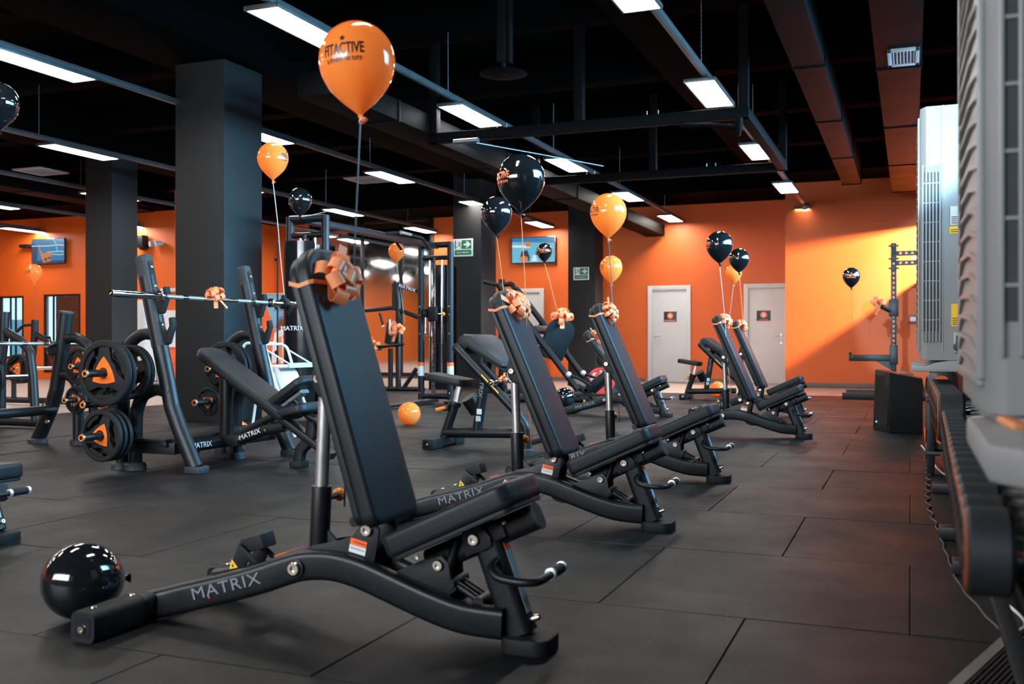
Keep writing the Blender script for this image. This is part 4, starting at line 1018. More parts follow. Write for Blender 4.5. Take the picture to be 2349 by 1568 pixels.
hb((-7.24, 13.38, 2.28), 'orange', 'orange balloon at the right tower of the cable machine', (-7.1, 13.4, 1.2), None)
hb((-12.77, 11.73, 2.00), 'orange', 'orange balloon floating under the far left screen', (-12.4, 11.5, 0.8), -60, 'cable_black')
hb((-1.64, 9.27, 1.80), 'black', 'upper black balloon of the group by the two white sign doors', bworld(BL[3], (0.566, 0.10, 0.36)), -75)
hb((-1.945, 12.35, 1.92), 'black', 'lower black balloon of the group by the two white sign doors', bworld(BL[4], (0.566, 0.10, 0.36)), None, 'ribbon')
hb((-2.46, 15.1, 1.94), 'orange', 'orange balloon behind the two black ones by the white doors', (-2.75, 15.8, 0.55), None)
hb((-0.79, 15.15, 1.85), 'black', 'black balloon floating in the beam of light on the right-hand wall', (-0.84, 16.35, 0.66), 0, 'ribbon')
o = hb((-5.273, 4.569, 2.388), 'black', 'black balloon cut off by the left edge up by the lights', (-5.278, 4.567, 1.75), None)
FB = 'balloons lying on the floor'
def fb(c, color, label, width, tilt): return balloon(c, color, label, width, None, None, tilt, group=FB)
fb((-2.50, 2.485, 0.124), 'black', 'black balloon on the floor against the rear foot of the nearest bench', 0.245, (80, -15))
fb((-5.05, 9.62, 0.125), 'orange', 'orange balloon on the floor to the right of the nearest backrest', 0.25, (70, 75))
fb((-5.28, 6.92, 0.123), 'orange', 'orange balloon on the floor underneath the olympic incline bench', 0.245, (95, 20))
fb((-2.96, 16.55, 0.125), 'orange', 'orange balloon on the floor beneath the farther preacher bench', 0.25, (80, 60))
fb((-4.37, 12.86, 0.14), 'black', 'glossy black balloon on the floor under the sled leg press', 0.28, (75, 40))

def make_loop(axis, out, L, wd, fat, n=9):
    """one ribbon loop leaving the centre along out; axis gives the ribbon's width direction"""
    out = Vector(out).normalized(); ax = Vector(axis); ax = (ax - out*ax.dot(out)).normalized(); sd = out.cross(ax)
    P = []
    for i in range(n+1):
        t = i/n
        x = L*math.sin(math.pi*t)**0.8; y = fat*math.sin(2*math.pi*t)
        P.append(out*x + sd*y)
    return P, ax
def bow(c, normal, size, label, seed, up=(0,0,1), n=16, tails=1, band=None, group='pull bows tied on the equipment', split=True, tail_dir=None, rw=0.36):
    rnd = random.Random(seed); c = Vector(c); nz = Vector(normal).normalized()
    r = empty('gift_bow', c, label, 'bow', group)
    up = Vector(up); uy = (up - nz*up.dot(nz)).normalized(); ux = uy.cross(nz)
    allb = B()
    for i in range(n):
        ring = i % 3; k = i//3
        az = 2*math.pi*(k/(n/3.0)) + ring*0.7 + rnd.uniform(-.2,.2)
        el = R((18, 45, 74)[ring] + rnd.uniform(-8,8))
        out = (ux*math.cos(az)+uy*math.sin(az))*math.cos(el) + nz*math.sin(el)
        L = size*(1.0, 0.92, 0.80)[ring]*rnd.uniform(0.92, 1.06)
        tang = (-ux*math.sin(az)+uy*math.cos(az))
        P, ax = make_loop(tang + nz*rnd.uniform(-.25,.25), out, L, 0, size*0.27)
        wd = size*rw
        b = B() if split else allb
        sec = [(-wd/2, -0.0006), (wd/2, -0.0006), (wd/2, 0.0006), (-wd/2, 0.0006)]
        b.sweep([c+nz*size*0.06+p for p in P], sec, side=ax, cap=True)
        if split: b.done('ribbon_loop', 'ribbon', r, ang=60)
    if not split: allb.done('ribbon_loops', 'ribbon', r, ang=60)
    for t in range(tails):
        d = Vector(tail_dir[t]) if tail_dir else (-uy*0.8+ux*rnd.uniform(-.8,.8))
        d.normalize(); w2 = size*0.34
        P = [c + nz*0.01, c + d*size*0.7 + nz*size*0.12, c + d*size*1.35 + nz*size*0.04]
        B().sweep(spline(P, 4), [(-w2/2, -0.0006), (w2/2, -0.0006), (w2/2, 0.0006), (-w2/2, 0.0006)], side=d.cross(nz)).done('ribbon_tail', 'ribbon', r, ang=60)
    if band: B().sweep(band, [(-0.0065, -0.0009), (0.0065, -0.0009), (0.0065, 0.0009), (-0.0065, 0.0009)], side=(0,0,1), closed=True).done('band', 'ribbon', r)
    return r
def pad_band(o, s, ang=73.4, slack=0.003, sg=(0.825, 0.355)):
    """ribbon band round the backrest of bench o at distance s from its foot"""
    a = R(ang); U = Vector((-math.cos(a), 0, math.sin(a))); N = Vector((math.sin(a), 0, math.cos(a)))
    c = Vector((o.location.x+sg[0], o.location.y, sg[1])) + U*s
    pts = []
    for y, n in ((-0.135, 0.003), (0.135, 0.003), (0.1455, -0.008), (0.1455, -0.045), (0.137, -0.081), (-0.137, -0.081), (-0.1455, -0.045), (-0.1455, -0.008)):
        pts.append(c + N*n + Vector((0, y, 0)) + U*(0.02 if n < -0.05 else 0.0))
    return c, U, N, pts
for i, (s, yo, lab, tl) in enumerate(((0.765, -0.03, 'big orange bow near the top of the nearest backrest', (0.1, 0.35, 1.0)), (0.785, -0.01, 'orange bow tied to the second backrest, loops spread wide', (-0.3, -1.0, 0.45)),
                              (0.80, 0.0, 'orange bow tied to the third backrest', (0.1, -0.3, 1)), (0.80, -0.01, 'orange bow tied to the fourth backrest', (0.2, -0.1, -1)), (0.80, -0.01, 'orange bow tied to the farthest backrest by the white door', (0.2, -0.1, -1)))):
    c, U, N, pts = pad_band(BL[i], s, 72.6 if i == 0 else 66.3)
    bow(c + N*0.006 + Vector((0, yo, 0)), N + Vector((0, -0.25, 0.05)), (0.092, 0.088, 0.084, 0.09, 0.09)[i], lab, 11+i, up=U, n=(14, 17, 22, 18, 18)[i], rw=(0.50, 0.42, 0.30, 0.32, 0.32)[i], tails=1, band=pts, split=i < 3, tail_dir=[tl])
c, U, N, pts = pad_band(b5, 0.74, 52)
bow(c + N*0.01, N, 0.11, 'orange bow on the lowered backrest behind the third bench', 31, up=U, n=9, tails=1, band=pts, split=False, tail_dir=[(-0.5, -0.2, 0.9)])
bow((-4.795, 6.055, 1.232), (0.25, -0.35, 1), 0.088, 'orange bow tied in the middle of the barbell', 41, up=(0,1,0), n=13, tails=2, split=True, tail_dir=[(0.5, 0.6, -0.75), (0.3, -0.35, -0.5)])
# ------------------------------------------------------------------ preacher benches
def preacher(label):
    r = empty('preacher_bench', (-3.4, 7.78, 0), label, 'bench')
    Y = 7.78
    fb = B().lohi((-3.79, 7.50, 0.012), (-3.70, 8.06, 0.075), bev=0.012).done('front_stabiliser', 'frame_black', r)
    for y0, y1 in ((7.46, 7.66), (7.92, 8.10)):
        sl = B().lohi((-3.80, y0, 0.0), (-3.69, y1, 0.088), bev=0.018).done('rubber_foot', 'rubber', fb)
    B().lohi((-3.775, 7.455, 0.02), (-3.715, 7.462, 0.07), bev=0.002).done('end_plug', 'screen_black', fb)
    bolt(fb, (-3.745, 7.455, 0.045), (0,-1,0), 0.010, 0.006)
    B().tube([(-3.745, Y, 0.05), (-3.725, Y, 0.13), (-3.64, Y, 0.37)], 0.042, 16).done('seat_post', 'frame_black', r)
    b = B().cyl((-3.648, Y, 0.35), (-3.637, Y, 0.39), 0.055, 18, bev=0.004); b.done('post_collar', 'plate_black', r)
    B().sweep([(-3.64, Y, 0.36), (-3.60, Y, 0.53)], rrect(0.03, 0.05, 0.006, 2), side=(0,1,0)).done('seat_stem', 'steel_brushed', r)
    lv = B().box((-3.695, Y-0.055, 0.335), (0.05, 0.07, 0.05), (0,0,0), 0.012).done('lever_block', 'plate_black', r)
    B().tube([(-3.695, Y-0.08, 0.34), (-3.765, Y-0.12, 0.318)], 0.016, 12).done('lever', 'orange_plastic', r, 'orange seat lever')
    a = R(-9); mx = Matrix.Translation((-3.69, Y, 0.575)) @ Matrix.Rotation(R(9), 4, 'Y')
    st = B().prism(rrect(0.37, 0.27, 0.06, 6), -0.03, 0.035, None, 0.018).done('seat', 'vinyl', r, mx=mx)
    B().prism(rrect(0.372, 0.272, 0.06, 6), -0.004, -0.001, None).done('seam', 'vinyl_side', st, mx=mx)
    B().cyl((-3.56, Y+0.10, 0.42), (-3.50, Y+0.16, 0.30), 0.07, 18).done('rear_hinge_cover', 'plate_black', r)
    B().tube([(-3.74, Y, 0.118), (-2.97, Y, 0.14)], 0.045, 16).done('main_tube', 'frame_black', r)
    up = B().tube([(-3.435, Y, 0.13), (-3.325, Y, 0.82)], 0.043, 16).done('pad_post', 'frame_black', r)
    text('logo', 'MATRIX', 0.055, 'ink_grey', up, frame_mx((-3.372, Y-0.0435, 0.545), (-0.155, 0, -1), (0,-1,0)), sx=1.15, extr=0.001)
    for z, m in ((0.31, 'sticker_white'), (0.25, 'sticker_grey')): B().box((-3.435+0.159*(z-0.13)+0.012, Y-0.0435, z), (0.045, 0.002, 0.045)).done('sticker', m, up)
    # arm pad with rolled upper edge
    prof = [(-3.075, 0.742), (-3.06, 0.705), (-3.09, 0.69), (-3.38, 0.855), (-3.435, 0.80), (-3.465, 0.83), (-3.475, 0.90), (-3.455, 0.945), (-3.415, 0.965), (-3.38, 0.955)]
    ap = B().pxz(prof, 7.45, 8.08, 0.022).done('arm_pad', 'vinyl', r, ang=55)
    B().box((-3.23, Y, 0.755), (0.36, 0.5, 0.02), (0, R(31), 0), 0.004).done('pad_board', 'vinyl_side', ap)
    for y in (7.42, 8.11):
        P = [(-3.455, y, 0.85), (-3.10, y, 0.505), (-2.92, y, 0.33), (-2.845, y, 0.22), (-2.84, y, 0.04)]
        tb = B().tube(P, 0.037, 16, bend=0.12).done('side_tube', 'frame_black', r)
        B().sph((-3.458, y, 0.853), 0.0375, 16, 10).done('tube_cap', 'rubber', tb)
        B().lathe([(0.056, 0), (0.056, 0.04), (0.046, 0.05)], (-2.84, y, 0), seg=22).done('rubber_foot', 'rubber_grey', tb)
        B().sweep([(-3.07, y-0.037, 0.49), (-3.22, y-0.037, 0.635)], rrect(0.010, 0.003, 0.001, 1), side=(0.7,0,0.7)).done('glint_strip', 'sticker_yellow', tb, 'yellow strip painted as a highlight')  # painted highlight: yellow strip stands for a reflection along the tube
        b = B().pxz([(-3.27, 0.70), (-3.06, 0.495), (-3.03, 0.545), (-3.05, 0.585), (-3.095, 0.60), (-3.24, 0.735)], y+0.045 if y < 7.7 else y-0.06, y+0.06 if y < 7.7 else y-0.045, 0.003); b.done('bar_rest', 'plate_black', r)
    rb = B().tube([(-2.86, 7.42, 0.10), (-2.86, 8.30, 0.10)], 0.040, 14).done('rear_stabiliser', 'frame_black', r)
    B().tube([(-2.86, 8.22, 0.10), (-2.86, 8.50, 0.10)], 0.050, 14).done('rubber_sleeve', 'rubber', rb)
    B().lathe([(0.056, 0), (0.056, 0.055), (0.046, 0.06)], (-2.86, 8.42, 0), seg=20).done('rubber_foot', 'rubber_grey', rb)
    return r
pr1 = preacher('preacher curl bench with curling bar behind the second bench')
pr2 = copy_tree(pr1); pr2.location = (-3.4+0.45, 7.78+7.92, 0); pr2['label'] = 'farther preacher curl bench in front of the white door, seat to the left'
def curl_bar(x, y0, z, label, dx=0):
    r = empty('curl_bar', (x, y0+0.5, z), label, 'barbell')
    P = [(x, y0+0.19, z), (x, y0+0.36, z), (x+0.03, y0+0.44, z-0.02), (x-0.01, y0+0.52, z), (x+0.03, y0+0.60, z-0.02), (x, y0+0.68, z), (x, y0+0.84, z)]
    B().tube(P, 0.014, 12, bend=0.03).done('shaft', 'chrome', r)
    for a, c in ((y0, y0+0.19), (y0+0.84, y0+1.03)):
        sl = B().cyl((x, a, z), (x, c, z), 0.025, 20, bev=0.002).done('sleeve', 'chrome', r)
        e = a if a == y0 else c; s = -1 if a == y0 else 1
        B().cyl((x, e, z), (x, e+s*0.002, z), 0.020, 18).done('end_cap', 'screen_black', sl)
        if s < 0: B().box((x, e-0.003, z), (0.022, 0.001, 0.007), (0, R(-30), 0)).done('end_mark', 'sticker_yellow', sl)
    return r
curl_bar(-3.085, 7.26, 0.577, 'chrome curling bar resting on the nearer preacher bench')
curl_bar(-2.635, 15.18, 0.577, 'chrome curling bar resting on the farther preacher bench')
bow((-3.085, 7.50, 0.585), (0.1,-0.6,0.8), 0.05, 'small orange ribbon tied to the curling bar on the nearer preacher bench', 51, n=6, tails=2, split=False, tail_dir=[(0.5,-0.2,-0.8), (0.2,0.3,0.9)])

# ------------------------------------------------------------------ cable crossover
r = cab = empty('cable_machine', (-6.5, 11.5, 0), 'black cable crossover with two towers joined by a top beam', 'gym machine')
def tower(Yt, near):
    for x in (-6.74, -6.26):
        u = B().cyl((x, Yt, 0.05), (x, Yt, 2.36), 0.048, 18).done('upright', 'frame_black', r)
        B().cyl((x, Yt, 0.545), (x, Yt, 0.60), 0.0495, 18).done('sticker_band', 'sticker_orange', u); B().cyl((x, Yt, 0.40), (x, Yt, 0.545), 0.0492, 18).done('sticker_white', 'sticker_white', u)
        for z in (0.15, 1.02, 1.30, 1.42): bolt(u, (x, Yt-0.047, z), (0,-1,0), 0.014, 0.01)
        B().lohi((x-0.07, Yt-0.09, 0), (x+0.07, Yt+0.09, 0.03), bev=0.006).done('foot_plate', 'plate_black', u)
    for z, m in ((2.33, 0.045), (2.14, 0.035), (0.10, 0.04)): B().cyl((-6.74, Yt, z), (-6.26, Yt, z), m, 16).done('cross_bar', 'frame_black', r)
    B().lohi((-6.70, Yt-0.03, 0.33), (-6.30, Yt+0.05, 0.40), bev=0.006).done('stack_shelf', 'frame_black', r)
    for x in (-6.60, -6.40): B().cyl((x, Yt, 0.40), (x, Yt, 2.14), 0.013, 12).done('guide_rod', 'chrome', r)
    ch = B().lohi((-6.535, Yt-0.075, 0.12), (-6.475, Yt-0.035, 2.08), bev=0.004).done('pulley_track', 'chrome', r)
    for i in range(20): B().cyl((-6.505, Yt-0.076, 0.25+0.092*i), (-6.505, Yt-0.078, 0.25+0.092*i), 0.011, 10).done('track_hole', 'screen_black', ch)
    cg = B().lohi((-6.57, Yt-0.12, 1.20), (-6.44, Yt-0.02, 1.42), bev=0.012).done('carriage', 'plate_black', r)
    B().cyl((-6.44, Yt-0.07, 1.31), (-6.36, Yt-0.07, 1.31), 0.012).done('pin', 'chrome', cg)
    B().sph((-6.34, Yt-0.07, 1.31), 0.028, 14, 8).done('knob', 'orange_plastic', cg, 'orange knob')
    B().lathe([(0.03, -0.015), (0.07, -0.013), (0.06, 0), (0.07, 0.013), (0.03, 0.015)], (-6.60, Yt-0.10, 1.32), (1,0,0), 22).done('pulley', 'plate_black', cg)
    B().tube([(-6.60, Yt-0.13, 1.26), (-6.60, Yt-0.14, 1.05), (-6.585, Yt-0.14, 0.98), (-6.62, Yt-0.14, 0.94), (-6.61, Yt-0.14, 1.02)], 0.009, 8).done('snap_hook', 'chrome', cg)
    for i in range(15): B().lohi((-6.47, Yt+0.01, 0.41+0.032*i), (-6.30, Yt+0.20, 0.438+0.032*i), bev=0.004).done('stack_plate', 'plate_black', r)
    # glossy curved shroud
    pts = [(-6.72+0.46*i/8, Yt+0.22+0.10*math.sin(math.pi*i/8)) for i in range(9)]
    poly = pts + [(x, y-0.006) for x, y in reversed(pts)]
    B().prism(poly, 0.18, 2.06).done('shroud', 'screen_black', r)
    b = B().cyl((-6.505, Yt-0.05, 2.06), (-6.505, Yt-0.05, 2.14), 0.03); b.done('top_pulley', 'plate_black', r)
    for x in (-6.505,): B().cyl((x, Yt-0.095, 1.42), (x, Yt-0.095, 2.08), 0.004, 6).done('cable', 'rubber', r)
tower(13.22, False); tower(9.86, True)
# front shroud of the near tower with lettering, and its rods
pts = [(-6.75+0.42*i/8, 9.74-0.10*math.sin(math.pi*i/8)) for i in range(9)]
sh = B().prism(pts + [(x, y+0.006) for x, y in reversed(pts)], 0.12, 2.06).done('front_shroud', 'screen_black', r)
text('logo', 'MATRIX', 0.075, 'ink_white', sh, Matrix(((1,0,0,-6.56),(0,0,-1,9.632),(0,1,0,1.055),(0,0,0,1))), sx=1.15, extr=0.001)
rod = B().cyl((-6.82, 9.72, 0.35), (-6.82, 9.72, 2.08), 0.010, 12).done('handle_rod', 'plate_black', r)
for z in (0.78, 1.30, 1.86): B().sph((-6.835, 9.72, z), 0.024, 12, 8).done('rod_knob', 'plate_black', rod)
B().lohi((-6.555, 9.86, 2.27), (-6.445, 13.22, 2.35), bev=0.012).done('top_beam', 'frame_black', r)
for x in (-6.72, -6.28): B().tube([(-6.5, 11.6, 2.33), (x, 11.75, 2.36), (x, 12.35, 2.34), (x-0.02, 12.6, 2.22)], 0.020, 12, bend=0.08).done('pull_up_grip', 'rubber', r)
for x in (-6.72, -6.28): B().cyl((x, 11.72, 2.355), (x, 12.0, 2.352), 0.024, 12).done('grip_tube', 'steel_brushed', r)
B().lohi((-6.56, 9.9, 0.02), (-6.44, 13.2, 0.06), bev=0.01).done('floor_beam', 'frame_black', r)
# ------------------------------------------------------------------ lever row machine behind it
r = empty('lever_machine', (-8.8, 16.0, 0), 'black lever pulldown machine with two bows, seen through the cable machine', 'gym machine')
Y = 16.0
for n, pts, rad in (('mast', [(-8.62, Y, 0.05), (-8.62, Y, 1.62), (-8.66, Y, 1.98)], 0.05), ('lever_arm', [(-8.70, Y, 1.96), (-8.20, Y, 1.80)], 0.04), ('lower_arm', [(-9.3, Y, 1.48), (-8.72, Y, 1.52), (-8.2, Y, 1.34)], 0.04),
                    ('link', [(-8.70, Y, 1.50), (-8.70, Y, 1.96)], 0.045), ('base_rail', [(-9.5, Y, 0.05), (-8.1, Y, 0.05)], 0.045), ('brace', [(-9.25, Y, 0.78), (-8.95, Y, 0.08)], 0.035),
                    ('seat_post', [(-8.78, Y, 0.05), (-8.78, Y, 0.78)], 0.045), ('rear_brace', [(-8.5, Y, 0.08), (-8.25, Y, 0.42)], 0.04), ('handle_bar', [(-9.0, Y-0.3, 0.80), (-8.35, Y-0.3, 0.86)], 0.03)):
    o = B().tube(pts, rad, 12).done(n, 'frame_black', r)
    if n == 'lever_arm': text('logo', 'MATRIX', 0.085, 'ink_white', o, frame_mx((-8.42, Y-0.042, 1.872), (0.5,0,-0.16), (0,-1,0)), sx=1.15, extr=0.001)
for x in (-8.95, -8.58): B().tube([(x, Y-0.1, 1.42), (x+0.10, Y-0.14, 1.18)], 0.02, 10).done('hand_grip', 'rubber', r)
for x in (-8.95, -8.58): B().sph((x+0.10, Y-0.14, 1.18), 0.03, 10, 8).done('grip_end', 'silver_cap', r)
B().box((-9.18, Y, 0.80), (0.30, 0.30, 0.09), (0, R(4), 0), 0.02).done('seat', 'vinyl', r)
B().box((-8.72, Y-0.05, 1.06), (0.12, 0.30, 0.40), (0, R(8), 0), 0.03).done('chest_pad', 'vinyl', r)
B().cyl((-8.60, Y-0.35, 1.05), (-8.60, Y-0.35, 1.30), 0.03).done('gas_strut', 'chrome', r)
bow((-8.50, 15.75, 1.12), (0.1,-1,0.2), 0.17, 'orange bow on the lever machine, upper of the two', 61, n=10, split=False)
bow((-8.98, 15.70, 0.83), (0.1,-1,0.3), 0.16, 'orange bow on the seat of the lever machine, lower of the two', 62, n=10, split=False)
# ------------------------------------------------------------------ sled leg press
r = empty('leg_press', (-4.8, 14.2, 0), 'black sled leg press with dark foot plate between the two exit-sign columns', 'gym machine')
for y in (13.85, 14.55):
    B().cyl((-4.50, y, 0.20), (-5.75, y, 1.75), 0.05, 14).done('sled_rail', 'frame_black', r)
    B().cyl((-5.66, y, 0.05), (-3.92, y, 0.07), 0.05, 14).done('base_rail', 'frame_black', r)
    B().cyl((-5.66, y, 0.05), (-5.70, y, 1.68), 0.045, 14).done('rear_post', 'frame_black', r)
    B().tube([(-5.05, y, 0.85), (-5.25, y, 1.00), (-5.35, y, 1.18)], 0.03).done('sled_arm', 'frame_black', r)
    B().tube([(-4.62, y-0.05, 0.42), (-4.45, y-0.05, 0.36), (-4.28, y-0.05, 0.26)], 0.022, 10).done('safety_handle', 'rubber', r)
    B().sph((-4.63, y-0.05, 0.425), 0.045, 12, 8).done('handle_knob', 'silver_cap', r)
B().cyl((-5.66, 13.85, 0.05), (-5.66, 14.55, 0.05), 0.05).done('cross_bar', 'frame_black', r)
B().cyl((-4.0, 13.85, 0.07), (-4.0, 14.55, 0.07), 0.05).done('cross_bar', 'frame_black', r)
B().prism(slab_poly(0.62, 0.46, 0.06, 0.16), 0, 0.05, None, 0.008).done('foot_plate', 'rubber', r, mx=frame_mx((-5.06, 14.1, 0.66), (0.42, 0.0, 0.90), (0.70, -0.66, -0.33)))
B().box((-5.18, 14.2, 1.08), (0.10, 0.7, 0.10), (0, R(-30), 0), 0.01).done('sled_bracket', 'plate_black', r)
for y in (13.75, 14.65): B().cyl((-5.26, y, 1.06), (-5.26, y+(-0.3 if y < 14 else 0.3), 1.06), 0.026).done('plate_horn', 'chrome', r)
B().box((-4.52, 14.15, 0.24), (0.34, 0.50, 0.10), (0, R(26), 0), 0.02).done('seat', 'vinyl', r)
B().box((-4.20, 14.15, 0.36), (0.62, 0.50, 0.11), (0, R(-40), 0), 0.03).done('back_pad', 'vinyl', r)
bow((-4.83, 14.1, 1.235), (0.2,-0.5,0.8), 0.19, 'round orange bow on top of the leg press foot plate', 71, n=12, split=False)
# standing mast behind
r = empty('calf_machine', (-7.0, 16.4, 0), 'black upright machine with a bent arm right of the exit-sign column', 'gym machine')
B().lohi((-6.80, 16.35, 0.0), (-6.71, 16.45, 2.02), bev=0.01).done('mast', 'frame_black', r)
B().tube([(-6.72, 16.4, 1.92), (-6.56, 16.4, 1.94), (-6.48, 16.4, 1.80), (-6.44, 16.4, 1.45)], 0.045, 12, bend=0.12).done('bent_arm', 'frame_black', r)
B().tube([(-7.1, 16.4, 1.98), (-6.78, 16.4, 1.90)], 0.035, 12).done('rear_arm', 'frame_black', r)
B().cyl((-6.66, 16.33, 0.8), (-6.66, 16.33, 1.82), 0.02).done('guide_rod', 'chrome', r)
B().lohi((-7.1, 16.1, 0), (-6.2, 16.7, 0.06), bev=0.01).done('base', 'plate_black', r)
# bumper plates leaning by the column
def bumper(c, rad, m, words, label, yaw):
    r = empty('bumper_plate', c, label, 'weight plate', 'bumper plates leaning by the far column')
    mx = Matrix.Translation(c) @ rot_axis((math.sin(R(yaw)), -math.cos(R(yaw)), 0.12))
    h = 0.035
    B().lathe([(0.026, -h), (rad*0.42, -h), (rad*0.45, -h*0.7), (rad*0.78, -h*0.7), (rad*0.82, -h), (rad*0.97, -h), (rad, -h*0.7), (rad, h*0.7), (rad*0.97, h), (rad*0.82, h), (rad*0.78, h*0.7), (rad*0.45, h*0.7), (rad*0.42, h), (0.026, h), (0.026, -h)], seg=40, cap=False).done('disc', m, r, mx=mx)
    B().ring((0,0,0), 0.055, 0.026, h*2.1).done('hub', 'chrome', r, mx=mx)
    for wd, a in words: text('lettering', wd, 0.10, 'ink_white', r, mx @ Matrix.Rotation(R(a), 4, 'Z') @ Matrix.Translation((0, rad*0.62, h*0.7+0.001)), sx=1.1, extr=0.001, bold=0.002)
    return r
bumper((-4.86, 16.2, 0.235), 0.232, 'plate_red', (('ZIVA', 75), ('25', -10)), 'red rubber bumper plate with white lettering leaning by the far column', 10)
bumper((-4.62, 16.42, 0.222), 0.22, 'slate_blue', (('20', 40),), 'dark blue bumper plate behind the red one', 14)
# ------------------------------------------------------------------ white paper-roll stand
r = empty('paper_stand', (-5.75, 8.15, 0), 'white tube stand holding a big paper roll beside the wide column', 'stand')
for y in (7.98, 8.34):
    s = 0
    B().tube([(-5.40, y, 0.0), (-5.62, y, 0.50), (-5.74, y, 0.86), (-5.98, y, 0.90), (-6.06, y, 0.60), (-6.16, y, 0.0)], 0.014, 10, bend=0.08).done('leg', 'white_metal', r)
B().cyl((-5.80, 7.98, 0.88), (-5.80, 8.34, 0.88), 0.013).done('top_bar', 'white_metal', r)
B().cyl((-5.72, 7.93, 0.52), (-5.72, 8.40, 0.52), 0.016).done('axle', 'white_metal', r)
B().sph((-5.72, 7.92, 0.52), 0.035, 14, 10).done('axle_knob', 'white_metal', r)
B().lohi((-5.62, 7.96, 0.655), (-5.46, 8.36, 0.665)).done('tear_tray', 'white_metal', r)
B().lohi((-5.47, 7.96, 0.655), (-5.455, 8.36, 0.70)).done('tray_lip', 'white_metal', r)
for y in (7.98, 8.34): B().cyl((-5.74, y, 0.83), (-5.46, y, 0.69), 0.008).done('tray_stay', 'white_metal', r)
r = empty('paper_roll', (-5.72, 8.16, 0.52), 'big white paper roll on the tube stand', 'paper roll')
B().lathe([(0.02, -0.135), (0.155, -0.135), (0.16, -0.13), (0.16, 0.13), (0.155, 0.135), (0.02, 0.135), (0.02, -0.135)], (-5.72, 8.16, 0.52), (0,1,0), 36, cap=False).done('roll', 'paper', r)
B().ring((-5.72, 8.16, 0.52), 0.03, 0.02, 0.275, (0,1,0)).done('core', 'print_brown', r)
r = empty('spray_bottle', (-5.86, 8.16, 0.9), 'small dark bottle hanging on the paper stand', 'bottle')
B().lathe([(0.05, 0), (0.055, 0.01), (0.055, 0.10), (0.02, 0.13), (0.018, 0.15)], (-5.86, 8.16, 0.675), seg=20).done('body', 'screen_black', r)
B().lathe([(0.0555, 0.02), (0.0558, 0.03), (0.0558, 0.07), (0.0555, 0.08)], (-5.86, 8.16, 0.675), seg=20, cap=False).done('paper_label', 'scr_navy', r)
# ------------------------------------------------------------------ banner with an athlete seen from behind
r = empty('roll_up_banner', (-11.93, 17.0, 0), 'tall printed banner with an athlete seen from behind, left of the cable machine', 'banner')
x0, x1, z0, z1, y = -12.30, -11.58, 0.12, 1.86, 17.0
b = B().lohi((x0, y, z0), (x1, y+0.012, z1)); b.done('sheet', 'print_sky', r)
B().lohi((x0-0.03, y-0.09, 0.0), (x1+0.03, y+0.10, 0.12), bev=0.02).done('cassette', 'steel_brushed', r)
B().lohi((x0-0.01, y-0.01, z1), (x1+0.01, y+0.02, z1+0.03), bev=0.006).done('top_rail', 'steel_brushed', r)
def prt(name, poly, m, k): B().pxz([(x0+(x1-x0)*p[0], z0+(z1-z0)*p[1]) for p in poly], y-0.0008*k-0.001, y-0.0008*k).done(name, m, r)
prt('print_orange_field', [(0,0), (1,0), (1,0.30), (0.72,0.42), (0.45,0.58), (0.22,0.80), (0.0,1.0)], 'print_orange', 1)
prt('print_blue_field', [(0.45,0.62), (1,0.45), (1,0.78), (0.55,0.74)], 'print_blue', 2)
prt('print_torso', [(0.30,0.20), (0.36,0.42), (0.42,0.55), (0.62,0.62), (0.84,0.57), (0.95,0.44), (0.92,0.20)], 'print_white', 3)
prt('print_arm', [(0.68,0.52), (0.84,0.55), (0.96,0.46), (0.98,0.28), (0.86,0.22), (0.80,0.40)], 'print_skin', 4)
prt('print_leg', [(0.40,0.04), (0.46,0.22), (0.62,0.24), (0.60,0.04)], 'print_skin', 4)
prt('print_back', [(0.50,0.26), (0.55,0.50), (0.66,0.52), (0.70,0.26)], 'print_skin', 5)
prt('print_hair', [(0.56,0.58), (0.54,0.66), (0.62,0.72), (0.80,0.71), (0.88,0.64), (0.84,0.57), (0.72,0.60)], 'print_brown', 5)
prt('print_shorts', [(0.0,0.0), (0.98,0.0), (0.98,0.06), (0.0,0.06)], 'print_dark', 6)
text('lettering', 'FITACTIVE', 0.085, 'print_orange', r, Matrix(((1,0,0,-11.86),(0,0,-1,y-0.006),(0,1,0,1.62),(0,0,0,1))), sx=0.85, extr=0.0005)
text('lettering', 'IL FITNESS PER TUTTI', 0.045, 'print_dark', r, Matrix(((1,0,0,-11.86),(0,0,-1,y-0.006),(0,1,0,1.54),(0,0,0,1))), sx=0.8, extr=0.0005)
